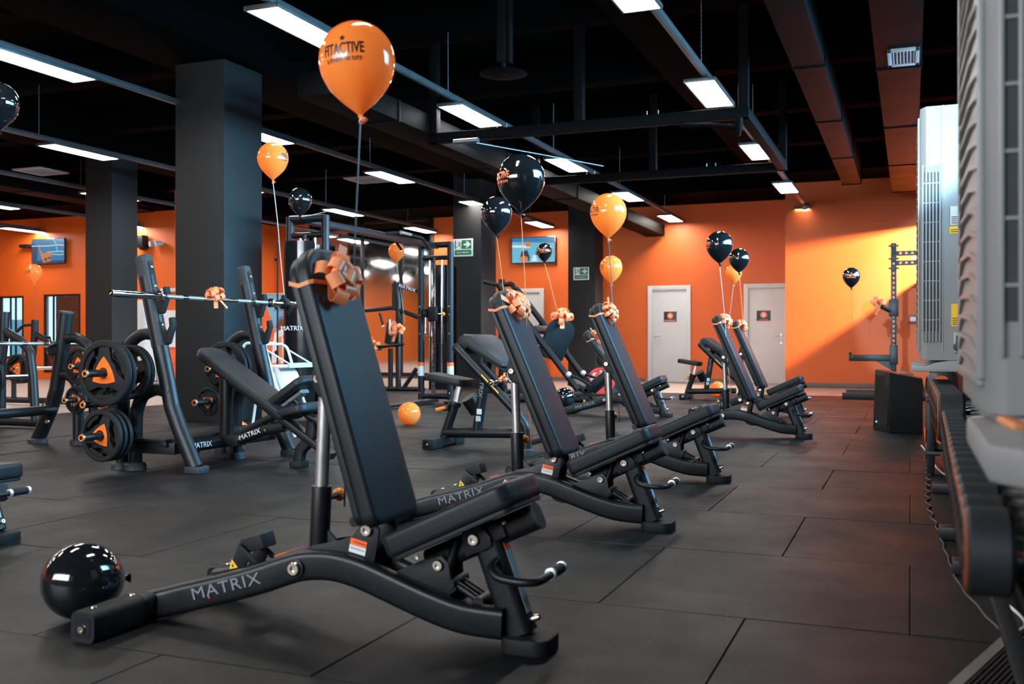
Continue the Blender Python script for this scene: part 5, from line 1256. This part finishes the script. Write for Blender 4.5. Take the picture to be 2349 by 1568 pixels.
# ------------------------------------------------------------------ screens, signs and small things on the walls and columns
def tv(c, w, h, n, label, parts):
    """n = facing (0,-1,0); parts = list of (poly in 0..1, material)"""
    x, y, z = c; r = empty('wall_screen', c, label, 'screen')
    B().lohi((x-w/2, y-0.10, z-h/2), (x+w/2, y-0.05, z+h/2), bev=0.006).done('case', 'screen_black', r)
    B().lohi((x-0.2, y-0.06, z-0.15), (x+0.2, y, z+0.15), bev=0.01).done('wall_bracket', 'plate_black', r)
    for i, (nm, poly, m) in enumerate(parts):
        q = [(x-w/2+0.015+(w-0.03)*p[0], z-h/2+0.02+(h-0.035)*p[1]) for p in poly]
        B().pxz(q, y-0.1015-0.0007*i, y-0.1008-0.0007*i).done(nm, m, r)
    return r
SQ = [(0,0), (1,0), (1,1), (0,1)]
tv((-19.27, 18.2, 3.08), 1.06, 0.62, None, 'wall screen with a blue picture on the far left orange wall', [
    ('picture', SQ, 'scr_blue'), ('picture_shade', [(0,0), (1,0), (1,0.10), (0,0.14)], 'scr_dark'), ('picture_shade', [(0,0), (0.16,0), (0.20,0.75), (0,0.9)], 'scr_dark'),
    ('orange_shape', [(0.20,0.78), (0.26,0.60), (0.33,0.42), (0.60,0.45), (0.60,0.10), (0.36,0.03), (0.30,0.25)], 'scr_orange'), ('orange_gap', [(0.40,0.10), (0.47,0.10), (0.47,0.24), (0.40,0.22)], 'scr_dark'), ('orange_gap', [(0.50,0.18), (0.60,0.19), (0.60,0.26), (0.50,0.25)], 'scr_dark'),
    ('white_line', [(0,0.72), (0.5,0.70), (0.85,0.73), (1,0.70), (1,0.73), (0.85,0.76), (0.5,0.735), (0,0.755)], 'scr_white'), ('white_line', [(0.45,0.45), (0.85,0.46), (1,0.45), (1,0.475), (0.85,0.49), (0.5,0.475)], 'scr_white'), ('white_line', [(0.62,0.36), (0.9,0.32), (1,0.35), (1,0.375), (0.9,0.345), (0.62,0.385)], 'scr_white'),
    ('pale_streak', [(0.66,1), (0.70,1), (0.78,0.78), (0.82,0.5), (0.78,0.5), (0.73,0.8)], 'scr_cyan')])
tv((-8.22, 22.0, 3.06), 1.10, 0.62, None, 'wall screen with a blue and orange picture right of the exit-sign column', [
    ('picture', SQ, 'scr_cyan'), ('picture_top', [(0,0.85), (1,0.75), (1,1), (0,1)], 'scr_blue'), ('white_bar', [(0,0.62), (0.42,0.58), (0.42,0.68), (0,0.72)], 'scr_white'),
    ('dark_figure', [(0.18,0.10), (0.22,0.45), (0.36,0.50), (0.42,0.20), (0.40,0.05)], 'scr_navy'), ('orange_ball', [(0.28+0.10*math.cos(i*math.pi/6), 0.14+0.13*math.sin(i*math.pi/6)) for i in range(12)], 'scr_orange'), ('orange_head', [(0.38+0.07*math.cos(i*math.pi/6), 0.74+0.11*math.sin(i*math.pi/6)) for i in range(12)], 'scr_orange'),
    ('dark_figure', [(0.55,0.30), (0.60,0.66), (0.70,0.60), (0.74,0.30)], 'scr_navy'), ('orange_figure', [(0.66,0.04), (0.68,0.36), (0.78,0.42), (0.84,0.18), (0.82,0.04)], 'scr_orange'), ('white_patch', [(0.45,0.04), (0.50,0.30), (0.56,0.28), (0.60,0.04)], 'scr_white')])
r = empty('bracket_arm', (-19.95, 18.1, 3.2), 'short black bracket sticking out left of the far left wall screen', 'bracket'); B().lohi((-20.12, 18.02, 3.19), (-19.80, 18.2, 3.27), bev=0.01).done('arm', 'plate_black', r)
def exit_sign(x0, x1, z0, z1, y, label):
    r = empty('exit_sign', ((x0+x1)/2, y, z0), label, 'sign'); w, h = x1-x0, z1-z0
    B().lohi((x0, y-0.012, z0), (x1, y, z1), bev=0.004).done('plate', 'sticker_white', r)
    P = lambda q: [(x0+w*a, z0+h*b) for a, b in q]
    def lay(nm, q, m, k): B().pxz(P(q), y-0.0125-0.0008*k, y-0.0118-0.0008*k).done(nm, m, r)
    lay('green_field', [(0.08,0.42), (0.93,0.42), (0.93,0.93), (0.08,0.93)], 'sign_green', 1)
    lay('green_strip', [(0.08,0.08), (0.93,0.08), (0.93,0.37), (0.08,0.37)], 'sign_green', 1)
    lay('door_picture', [(0.15,0.42), (0.43,0.42), (0.43,0.92), (0.15,0.92)], 'sticker_white', 2)
    lay('arrow', [(0.54,0.62), (0.72,0.62), (0.63,0.50), (0.74,0.50), (0.90,0.675), (0.74,0.85), (0.63,0.85), (0.72,0.73), (0.54,0.73)], 'sticker_white', 2)
    b = B(); yy = (y-0.0155, y-0.0145)
    b.pxz(P([(0.315+0.03*math.cos(i*math.pi/4), 0.83+0.038*math.sin(i*math.pi/4)) for i in range(8)]), *yy)
    for q in ([(0.27,0.62), (0.33,0.79), (0.38,0.77), (0.34,0.60)], [(0.33,0.78), (0.42,0.70), (0.43,0.73), (0.36,0.80)], [(0.30,0.78), (0.20,0.72), (0.19,0.75), (0.29,0.81)], [(0.31,0.63), (0.39,0.52), (0.36,0.44), (0.38,0.44), (0.43,0.53), (0.35,0.65)], [(0.27,0.63), (0.24,0.54), (0.13,0.50), (0.13,0.53), (0.22,0.57), (0.25,0.66)]): b.pxz(P(q), *yy)
    o = b.done('running_figure', 'sign_green', r); o['kind'] = 'stuff'
    text('lettering', 'USCITA DI EMERGENZA', h*0.10, 'sticker_white', r, Matrix(((1,0,0,(x0+x1)/2),(0,0,-1,y-0.0145),(0,1,0,z0+h*0.22),(0,0,0,1))), sx=0.62*w/h/1.02, extr=0.0004, bold=0.0006)
    return r
exit_sign(-8.27, -7.85, 2.56, 2.90, 17.6, 'green exit sign on the column right of the cable machine')
exit_sign(-6.93, -6.57, 2.27, 2.55, 21.0, 'green exit sign on the farther column by the doors')
r = empty('wall_speaker', (-16.42, 18.2, 3.2), 'black wall speaker beside the far left column', 'speaker')
B().pxz([(-16.56, 3.34), (-16.27, 3.34), (-16.26, 3.05), (-16.33, 3.0), (-16.50, 3.12), (-16.56, 3.20)], 17.95, 18.17, 0.02).done('cabinet_body', 'plate_black', r)
B().lohi((-16.46, 18.16, 3.1), (-16.36, 18.2, 3.25)).done('wall_mount', 'plate_black', r)
r = empty('twin_spotlight', (-15.95, 18.2, 3.15), 'pair of small white spotlights on the orange wall by the wide column', 'lamp')
for x in (-16.02, -15.86): B().cyl((x, 18.10, 3.15), (x-0.06, 17.98, 3.13), 0.06, 16, r2=0.065).done('head', 'vent_white', r)
B().lohi((-15.99, 18.10, 3.11), (-15.86, 18.2, 3.19), bev=0.01).done('base', 'vent_white', r)
r = empty('fire_alarm', (0.05, 20.6, 1.3), 'small red fire alarm box on the bright orange wall', 'alarm')
B().lohi((-0.03, 20.54, 1.25), (0.13, 20.6, 1.42), bev=0.012).done('box', 'fire_red', r); B().lohi((0.0, 20.535, 1.30), (0.10, 20.541, 1.38)).done('panel', 'sticker_white', r)
# ------------------------------------------------------------------ black rack rig by the bright wall
r = empty('power_rack', (-0.25, 16.7, 0), 'black perforated steel rack with arms in front of the bright wall', 'rack')
def holes(parent, x, y, zs, rad=0.014):
    b = B()
    for z in zs: b.cyl((x, y, z), (x, y-0.003, z), rad, 8)
    o = b.done('hole_row', 'print_orange', parent); o['kind'] = 'stuff'
up = B().lohi((-0.28, 16.6, 0.0), (-0.20, 16.7, 2.44), bev=0.005).done('upright', 'frame_black', r)
for z in [0.62+0.075*i for i in range(22)]: bolt(up, (-0.24, 16.6, z), (0,-1,0), 0.017, 0.001, 'pin_hole', 'sticker_orange')
for z in (2.40, 2.20, 2.05):
    bolt(up, (-0.24, 16.6, z), (0,-1,0), 0.03, 0.02, m='plate_black')
    for s_ in (-1, 1): B().lohi((-0.24+s_*0.04, 16.62, z-0.012), (-0.24+s_*0.075, 16.68, z+0.012), bev=0.004).done('stud', 'plate_black', up)
for z in (2.28, 2.13):
    o = B().lohi((-0.20, 16.61, z-0.035), (0.72, 16.69, z+0.035), bev=0.004).done('top_beam', 'frame_black', r)
    for i in range(9): B().cyl((-0.14+0.085*i, 16.608, z), (-0.14+0.085*i, 16.612, z), 0.020, 10).done('beam_hole', 'print_orange', o)
B().lohi((0.02, 16.57, 2.195), (0.5, 16.60, 2.215)).done('led_edge', 'window_sky', r)
o = B().lohi((-0.90, 16.58, 0.60), (-0.20, 16.68, 0.70), bev=0.006).done('spotter_arm', 'frame_black', r)
B().lohi((-0.90, 16.58, 0.70), (-0.86, 16.68, 0.74), bev=0.004).done('arm_stop', 'plate_black', o)
B().pxz([(-0.50, 0.60), (-0.20, 0.60), (-0.20, 0.42)], 16.61, 16.67, 0.003).done('arm_gusset', 'frame_black', r)
o = B().lohi((-0.31, 16.57, 1.30), (-0.17, 16.73, 1.56), bev=0.008).done('j_cup_sleeve', 'frame_black', r)
B().tube([(-0.28, 16.6, 1.38), (-0.40, 16.55, 1.44), (-0.42, 16.55, 1.54)], 0.035, 10).done('j_cup', 'rubber', o)
B().lohi((-0.30, 16.56, 0.55), (-0.18, 16.74, 0.85), bev=0.008).done('arm_sleeve', 'frame_black', r)
for y in (16.55, 17.6): B().lohi((-1.0, y, 0), (0.6, y+0.10, 0.10), bev=0.006).done('base_beam', 'frame_black', r)
bow((-0.44, 16.5, 1.50), (-0.6,-0.8,0.1), 0.14, 'orange bow tied to the hook of the black rack', 81, n=8, split=False)
# ------------------------------------------------------------------ floor loudspeaker
r = empty('floor_speaker', (-0.12, 10.75, 0), 'black wedge loudspeaker standing on the mats by the rack', 'speaker')
poly = [(-0.36, 0.0), (0.115, 0.0), (0.115, 0.53), (-0.33, 0.635)]
b = B().prism([(-0.355, 10.90), (-0.19, 10.52), (0.115, 10.56), (0.115, 11.05), (-0.30, 11.10)], 0.0, 0.62, None, 0.012)
for v in b.bm.verts:
    if v.co.z > 0.3: v.co.z -= max(0, (v.co.x+0.30))*0.20; v.co.x += 0.02 if v.co.x < -0.2 else 0
b.done('cabinet', 'plate_black', r)
b = B().lohi((-0.02, 10.62, 0.0), (0.10, 10.66, 0.01)); b.bm.clear()
g = B().sweep([(-0.272, 10.705, 0.06), (-0.262, 10.705, 0.56)], [(-0.16, -0.004), (0.16, -0.004), (0.16, 0.004), (-0.16, 0.004)], side=(0.40,-0.92,0)).done('grille', 'rubber', r)
B().cyl((-0.315, 10.80, 0.09), (-0.325, 10.795, 0.09), 0.008, 10).done('power_led', 'led_blue', r)
B().box((-0.03, 10.85, 0.585), (0.12, 0.10, 0.02), (0, R(11), 0), 0.004).done('top_bracket', 'steel_strip', r)

# ------------------------------------------------------------------ white outdoor-style units on the right
def unit(name, x0, y0, y1, z0, z1, depth, label, cat='air conditioner', g=0.085, c0=0.014, nb=6):
    """front (fan guard) faces -x, left flank (coil grille and valve panel) faces the camera side -y"""
    r = empty(name, (x0+depth/2, (y0+y1)/2, z0), label, cat, 'white units standing along the right-hand wall')
    x1 = x0+depth
    body = B().prism([(x0+0.03, y0), (x1, y0), (x1, y1), (x0+0.03, y1), (x0, y1-0.05), (x0, y0+0.05)], z0, z1, None, 0.008).done('casing', 'ac_white', r)
    # corner grille: dark slots with white bars, on the -y flank
    B().lohi((x0+c0, y0-0.003, z0+0.16), (x0+c0+g, y0+0.01, z1-0.36)).done('coil', 'ac_dark', r)
    for i in range(nb): B().lohi((x0+c0+g*i/(nb-1)-0.0045, y0-0.012, z0+0.10), (x0+c0+g*i/(nb-1)+0.0045, y0-0.002, z1-0.32), bev=0.003).done('grille_bar', 'ac_white', r)
    for i in range(8):
        z = z0+0.22+(z1-0.42-z0-0.22)*i/7; B().lohi((x0+c0-0.004, y0-0.008, z-0.003), (x0+c0+0.004+g, y0-0.003, z+0.003)).done('grille_tie', 'ac_white', r)
    B().lohi((x0+c0+g+0.012, y0-0.004, z0+0.04), (x0+c0+g+0.016, y0+0.004, z1)).done('panel_joint', 'fin_grey', r)
    # fan guard on the front
    cy, cz = (y0+y1)/2, (z0+z1)/2
    hw, hh = (y1-y0)/2-0.06, (z1-z0)/2-0.06
    B().lohi((x0-0.006, cy-hw, cz-hh), (x0+0.01, cy+hw, cz+hh)).done('fan_opening', 'fin_grey', r)
    n = int(hh*2/0.042)
    for i in range(n):
        z = cz-hh+0.03+i*(2*hh-0.06)/(n-1)
        B().sweep([(x0-0.006, cy-hw, z-0.03), (x0-0.010, cy-hw*0.4, z), (x0-0.011, cy+hw*0.4, z+0.01), (x0-0.006, cy+hw, z-0.02)], [(-0.004, -0.005), (0.004, -0.005), (0.004, 0.005), (-0.004, 0.005)], side=(0,0,1)).done('guard_slat', 'ac_white', r)
    for yy in (-hw, hw): B().lohi((x0-0.012, cy+yy-0.012, cz-hh), (x0+0.0, cy+yy+0.012, cz+hh), bev=0.004).done('guard_frame', 'ac_white', r)
    for zz in (-hh, hh): B().lohi((x0-0.012, cy-hw, cz+zz-0.012), (x0+0.0, cy+hw, cz+zz+0.012), bev=0.004).done('guard_frame', 'ac_white', r)
    return r
u1 = unit('outdoor_unit', 0.050, 5.86, 6.75, 0.80, 2.18, 0.42, 'white air conditioning unit farther back, lit blue at its top')
for (a, c, z0, z1, m, nm) in ((0.20, 0.262, 1.53, 1.63, 'sticker_white', 'rating_label'), (0.197, 0.262, 1.483, 1.522, 'sticker_yellow', 'yellow_label'), (0.205, 0.275, 0.985, 1.105, 'sticker_yellow', 'flammable_label')):
    lb = B().lohi((a, 5.8575, z0), (c, 5.8590, z1)).done(nm, m, u1)
    if nm != 'yellow_label':
        B().prism([((a+c)/2+0.006, z1-0.045), (c-0.006, z1-0.045), ((a+c)/2+(c-a)*0.24, z1-0.012)], 5.8565, 5.8572, Matrix(((1,0,0,0),(0,0,1,0),(0,1,0,0),(0,0,0,1)))).done('warning_triangle', 'ink_black', lb)
    for i in range(4 if nm != 'yellow_label' else 2): B().lohi((a+0.006, 5.8567, z0+0.008+0.011*i), (c-0.008, 5.8573, z0+0.012+0.011*i)).done('print_line', 'ink_black', lb)
vp = B().lohi((0.215, 5.846, 0.84), (0.30, 5.862, 0.955), bev=0.012).done('valve_cover', 'ac_white', u1)
B().lohi((0.228, 5.8435, 0.86), (0.27, 5.848, 0.935)).done('valve_recess', 'ac_dark', vp)
B().tube([(0.235, 5.85, 0.875), (0.235, 5.80, 0.872), (0.30, 5.775, 0.868), (0.46, 5.77, 0.868)], 0.022, 12, bend=0.03).done('pipe', 'cable_black', u1)
def tray(parent, x0, x1, y0, y1, z):
    b = B().prism([(x0, z-0.045), (x0+0.01, z-0.06), (x1, z-0.06), (x1, z), (x0+0.19, z), (x0+0.12, z-0.012), (x0+0.07, z-0.03), (x0+0.03, z-0.022), (x0, z-0.022)], y0, y1, Matrix(((1,0,0,0),(0,0,1,0),(0,1,0,0),(0,0,0,1))), 0.006)
    return b.done('support_bracket', 'ac_white', parent)
tray(u1, 0.005, 0.80, 5.82, 5.95, 0.80); tray(u1, 0.005, 0.80, 6.62, 6.75, 0.80)
u2 = unit('outdoor_unit', 0.120, 1.86, 2.72, 0.775, 2.20, 0.40, 'white air conditioning unit closest to the camera, out of focus at the right edge', g=0.24, c0=0.022, nb=9)
for y0, y1 in ((1.50, 2.05),):
    B().prism([(0.098, y0), (0.165, y0-0.11 if y0 < 2 else y0), (0.80, y0-0.20 if y0 < 2 else y0), (0.80, y1), (0.098, y1)], 0.708, 0.762, None, 0.012).done('support_bracket', 'ac_white', u2)
B().lohi((0.14, 1.88, 0.745), (0.52, 2.70, 0.776), bev=0.008).done('plinth', 'ac_white', u2)
r = empty('orange_tag', (0.155, 1.80, 0.73), 'small orange scrap of ribbon lying on the near unit bracket', 'ribbon')
B().box((0.155, 1.79, 0.769), (0.030, 0.05, 0.012), (0.2, 0.1, 0.5), 0.004).done('scrap', 'ribbon', r)

# ------------------------------------------------------------------ dumbbells and their racks
DG = 'rubber dumbbells on the nearer rack'
def rack(x0, x1, y0, y1, z, label, slope=0.0):
    r = empty('dumbbell_rack', ((x0+x1)/2, (y0+y1)/2, 0), label, 'rack')
    for x in (x0+0.09, x0+0.225): B().lohi((x-0.02, y0, z-0.02), (x+0.02, y1, z), bev=0.004).done('shelf_rail', 'frame_black', r)
    for x in (x0+0.13, x1-0.14): B().lohi((x-0.02, y0, 0.20), (x+0.02, y1, 0.22), bev=0.004).done('lower_rail', 'frame_black', r)
    for y in (y0+0.25, y1-0.12):
        B().lohi((x0+0.20, y-0.03, 0.06), (x0+0.28, y+0.03, z-0.02), bev=0.006).done('rack_post', 'frame_black', r)
        B().lohi((x0+0.06, y-0.04, 0.0), (x1, y+0.04, 0.06), bev=0.008).done('rack_foot', 'frame_black', r)
        B().lohi((x0+0.09, y-0.02, z-0.06), (x1-0.08, y+0.02, z-0.02), bev=0.004).done('shelf_arm', 'frame_black', r)
    return r
rk = rack(0.09, 0.60, 1.55, 4.35, 0.51, 'black dumbbell rack running under the near white unit')
def dumbbell():
    """unit dumbbell along x: heads of radius 1 (scaled), handle between"""
    r = empty('dumbbell', (0,0,0))
    for s_ in (-1, 1):
        a = s_*0.065
        hd = B().lathe([(0.035, 0), (0.060, 0.001), (0.068, 0.008), (0.068, 0.062), (0.060, 0.069), (0.03, 0.070)], (a, 0, 0), (s_,0,0), 24).done('head', 'rubber_grey', r)
        B().lathe([(0.0600, 0.0685), (0.0635, 0.0655), (0.0640, 0.0675), (0.0605, 0.0705)], (a, 0, 0), (s_,0,0), 22, cap=False).done('orange_ring', 'badge_dark', hd)
        B().lathe([(0.030, 0.070), (0.030, 0.073), (0.001, 0.073)], (a, 0, 0), (s_,0,0), 18).done('end_badge', 'ink_black', hd)
        B().cyl((a-s_*0.012, 0, 0), (a, 0, 0), 0.022, 16).done('collar', 'chrome', r)
    B().lathe([(0.0135, -0.066), (0.0165, -0.03), (0.0175, 0.0), (0.0165, 0.03), (0.0135, 0.066)], (0,0,0), (1,0,0), 16).done('handle', 'steel_brushed', r)
    return r
d0 = dumbbell(); N1 = 18
for i in range(N1):
    o = d0 if i == 0 else copy_tree(d0)
    y = 1.69+0.139*i; o.location = (0.207+0.0145*(y-1.42), y, 0.578+random.uniform(-.001,.001)); o.rotation_euler = (random.uniform(-3,3), 0, R(random.uniform(-0.8,0.8)))
    tag(o, 'black rubber dumbbell on the nearer rack, %s from the near end' % ['first', 'second', 'third', 'fourth', 'fifth', 'sixth', 'seventh', 'eighth', 'ninth', 'tenth', 'eleventh', 'twelfth', 'thirteenth', 'fourteenth', 'fifteenth', 'sixteenth', 'seventeenth', 'eighteenth', 'nineteenth', 'twentieth'][i], 'dumbbell', DG)
rk2 = rack(0.06, 0.66, 4.72, 6.6, 0.45, 'black dumbbell rack under the farther white unit')
DG2 = 'big dumbbells on the farther rack'
for i in range(8):
    o = copy_tree(d0); y = 4.86+0.232*i; o.location = (0.335, y, 0.565); o.scale = (1.66, 1.66, 1.66); o.rotation_euler = (random.uniform(-3,3), 0, 0)
    tag(o, 'large black dumbbell on the farther rack, %s from the near end' % ['first', 'second', 'third', 'fourth', 'fifth', 'sixth', 'seventh', 'eighth'][i], 'dumbbell', DG2)
# kettlebells on the floor beyond the racks
def kettlebell():
    r = empty('kettlebell', (0,0,0))
    b = B().lathe([(0.05, 0), (0.085, 0.01), (0.105, 0.06), (0.108, 0.10), (0.09, 0.155), (0.05, 0.185), (0.01, 0.195)], seg=28); bd = b.done('bell', 'cable_black', r)
    B().lathe([(0.052, 0.006), (0.052, 0.012), (0.001, 0.012)], (0, -0.097, 0.10), (0,-1,0), 24).done('badge', 'orange_badge', bd, 'round orange badge')
    B().lathe([(0.052, 0.006), (0.052, 0.012), (0.001, 0.012)], (-0.097, 0, 0.10), (-1,0,0), 24).done('badge', 'orange_badge', bd, 'round orange badge')
    text('number', '16', 0.05, 'ink_black', bd, Matrix(((1,0,0,0),(0,0,-1,-0.1095),(0,1,0,0.10),(0,0,0,1))), extr=0.0006)
    B().tube([(-0.055, 0, 0.15), (-0.072, 0, 0.22), (-0.05, 0, 0.275), (0.05, 0, 0.275), (0.072, 0, 0.22), (0.055, 0, 0.15)], 0.016, 12, bend=0.04).done('handle', 'plate_black', r)
    return r
KG = 'kettlebells with orange badges by the racks'
k0 = kettlebell(); shelf = empty('kettlebell_shelf', (0.35, 7.75, 0), 'low black two-tier shelf of kettlebells beyond the dumbbells', 'shelf')
for z in (0.16, 0.52): B().lohi((0.10, 7.3, z-0.03), (0.66, 8.2, z), bev=0.006).done('shelf_board', 'frame_black', shelf)
for y in (7.33, 8.17):
    for x in (0.13, 0.63): B().lohi((x-0.025, y-0.025, 0), (x+0.025, y+0.025, 0.52), bev=0.004).done('leg', 'frame_black', shelf)
for i, (x, y, z, w_) in enumerate(((0.20, 7.45, 0.52, 'front left on the upper tier'), (0.46, 7.45, 0.52, 'front right on the upper tier'), (0.22, 7.95, 0.52, 'rear left on the upper tier'), (0.47, 7.95, 0.52, 'rear right on the upper tier'), (0.20, 7.45, 0.16, 'front left on the lower tier'), (0.46, 7.45, 0.16, 'front right on the lower tier'))):
    o = k0 if i == 0 else copy_tree(k0); o.location = (x, y, z); tag(o, 'dark kettlebell with orange badge, ' + w_, 'kettlebell', KG)

# ------------------------------------------------------------------ cords on the floor, ribbed mat
P = [(0.10, 8.9, 0.006)]
path = [(0.115, 8.4), (0.118, 7.5), (0.10, 6.7), (0.091, 6.07), (0.103, 5.6), (0.121, 5.23), (0.132, 4.85), (0.146, 4.51), (0.155, 4.25), (0.168, 4.04), (0.19, 3.85), (0.219, 3.676), (0.24, 3.53), (0.262, 3.42)]
pp = spline([(x, y, 0.006) for x, y in path], 24); out = []; ph = 0
for i, p in enumerate(pp):
    k = max(0.15, 1-i/190.0); amp = 0.017*k
    if i: ph += (pp[i]-pp[i-1]).length*2*math.pi/0.27
    out.append(p + Vector((amp*math.sin(ph), 0, 0.0)))
o = B().sweep(out, circ(0.0045, 6)).done('curly_cord', 'cable_black', None, 'thin dark curly cord running along the mats beside the dumbbell rack', cat='cord', loc=(0.115, 6.0, 0))
o = B().tube(spline([(0.09, 9.3, 0.008), (0.125, 8.7, 0.008), (0.15, 8.1, 0.009), (0.175, 7.7, 0.008), (0.21, 7.35, 0.008), (0.25, 7.22, 0.01)], 5), 0.007, 8).done('white_cord', 'cable_white', None, 'white cord lying on the floor towards the rack foot', cat='cord', loc=(0.15, 8.1, 0))
o = B().tube(spline([(0.235, 4.15, 0.008), (0.29, 3.85, 0.008), (0.335, 3.62, 0.008), (0.335, 3.50, 0.008), (0.30, 3.42, 0.008)], 6), 0.0055, 8).done('white_cord', 'cable_white', None, 'white cord curling out from under the nearest dumbbells', cat='cord', loc=(0.3, 3.7, 0))
o = B().tube(spline([(0.19, 12.0, 0.01), (0.20, 11.0, 0.01), (0.16, 10.9, 0.25), (0.11, 11.08, 0.50)], 6), 0.007, 8).done('white_cord', 'cable_white', None, 'white cord hanging down behind the floor loudspeaker', cat='cord', loc=(0.19, 11.5, 0))
r = empty('ribbed_mat', (0.42, 2.9, 0), 'dark ribbed entrance mat with steel edge in the bottom right corner', 'mat')
e0, e1 = Vector((0.055, 2.66, 0)), Vector((0.30, 3.43, 0)); ed = (e1-e0).normalized(); en = Vector((ed.y, -ed.x, 0))
B().sweep([e0+Vector((0,0,0.006))-ed*0.5, e1+Vector((0,0,0.006))], [(-0.016, -0.006), (0.016, -0.006), (0.013, 0.006), (-0.013, 0.006)], side=en).done('edge_strip', 'steel_strip', r)
b = B()
for i in range(30): b.sweep([e0-ed*0.5+en*(0.022+0.014*i)+Vector((0,0,0.005)), e1+en*(0.022+0.014*i)+Vector((0,0,0.005))], [(-0.004, -0.005), (0.004, -0.005), (0.003, 0.004), (-0.003, 0.004)], side=en)
o = b.done('ribs', 'rubber', r); o['kind'] = 'stuff'
print('OBJS', len(SC.objects), 'TRIS', sum(len(o.data.polygons) for o in SC.objects if o.type=='MESH'))
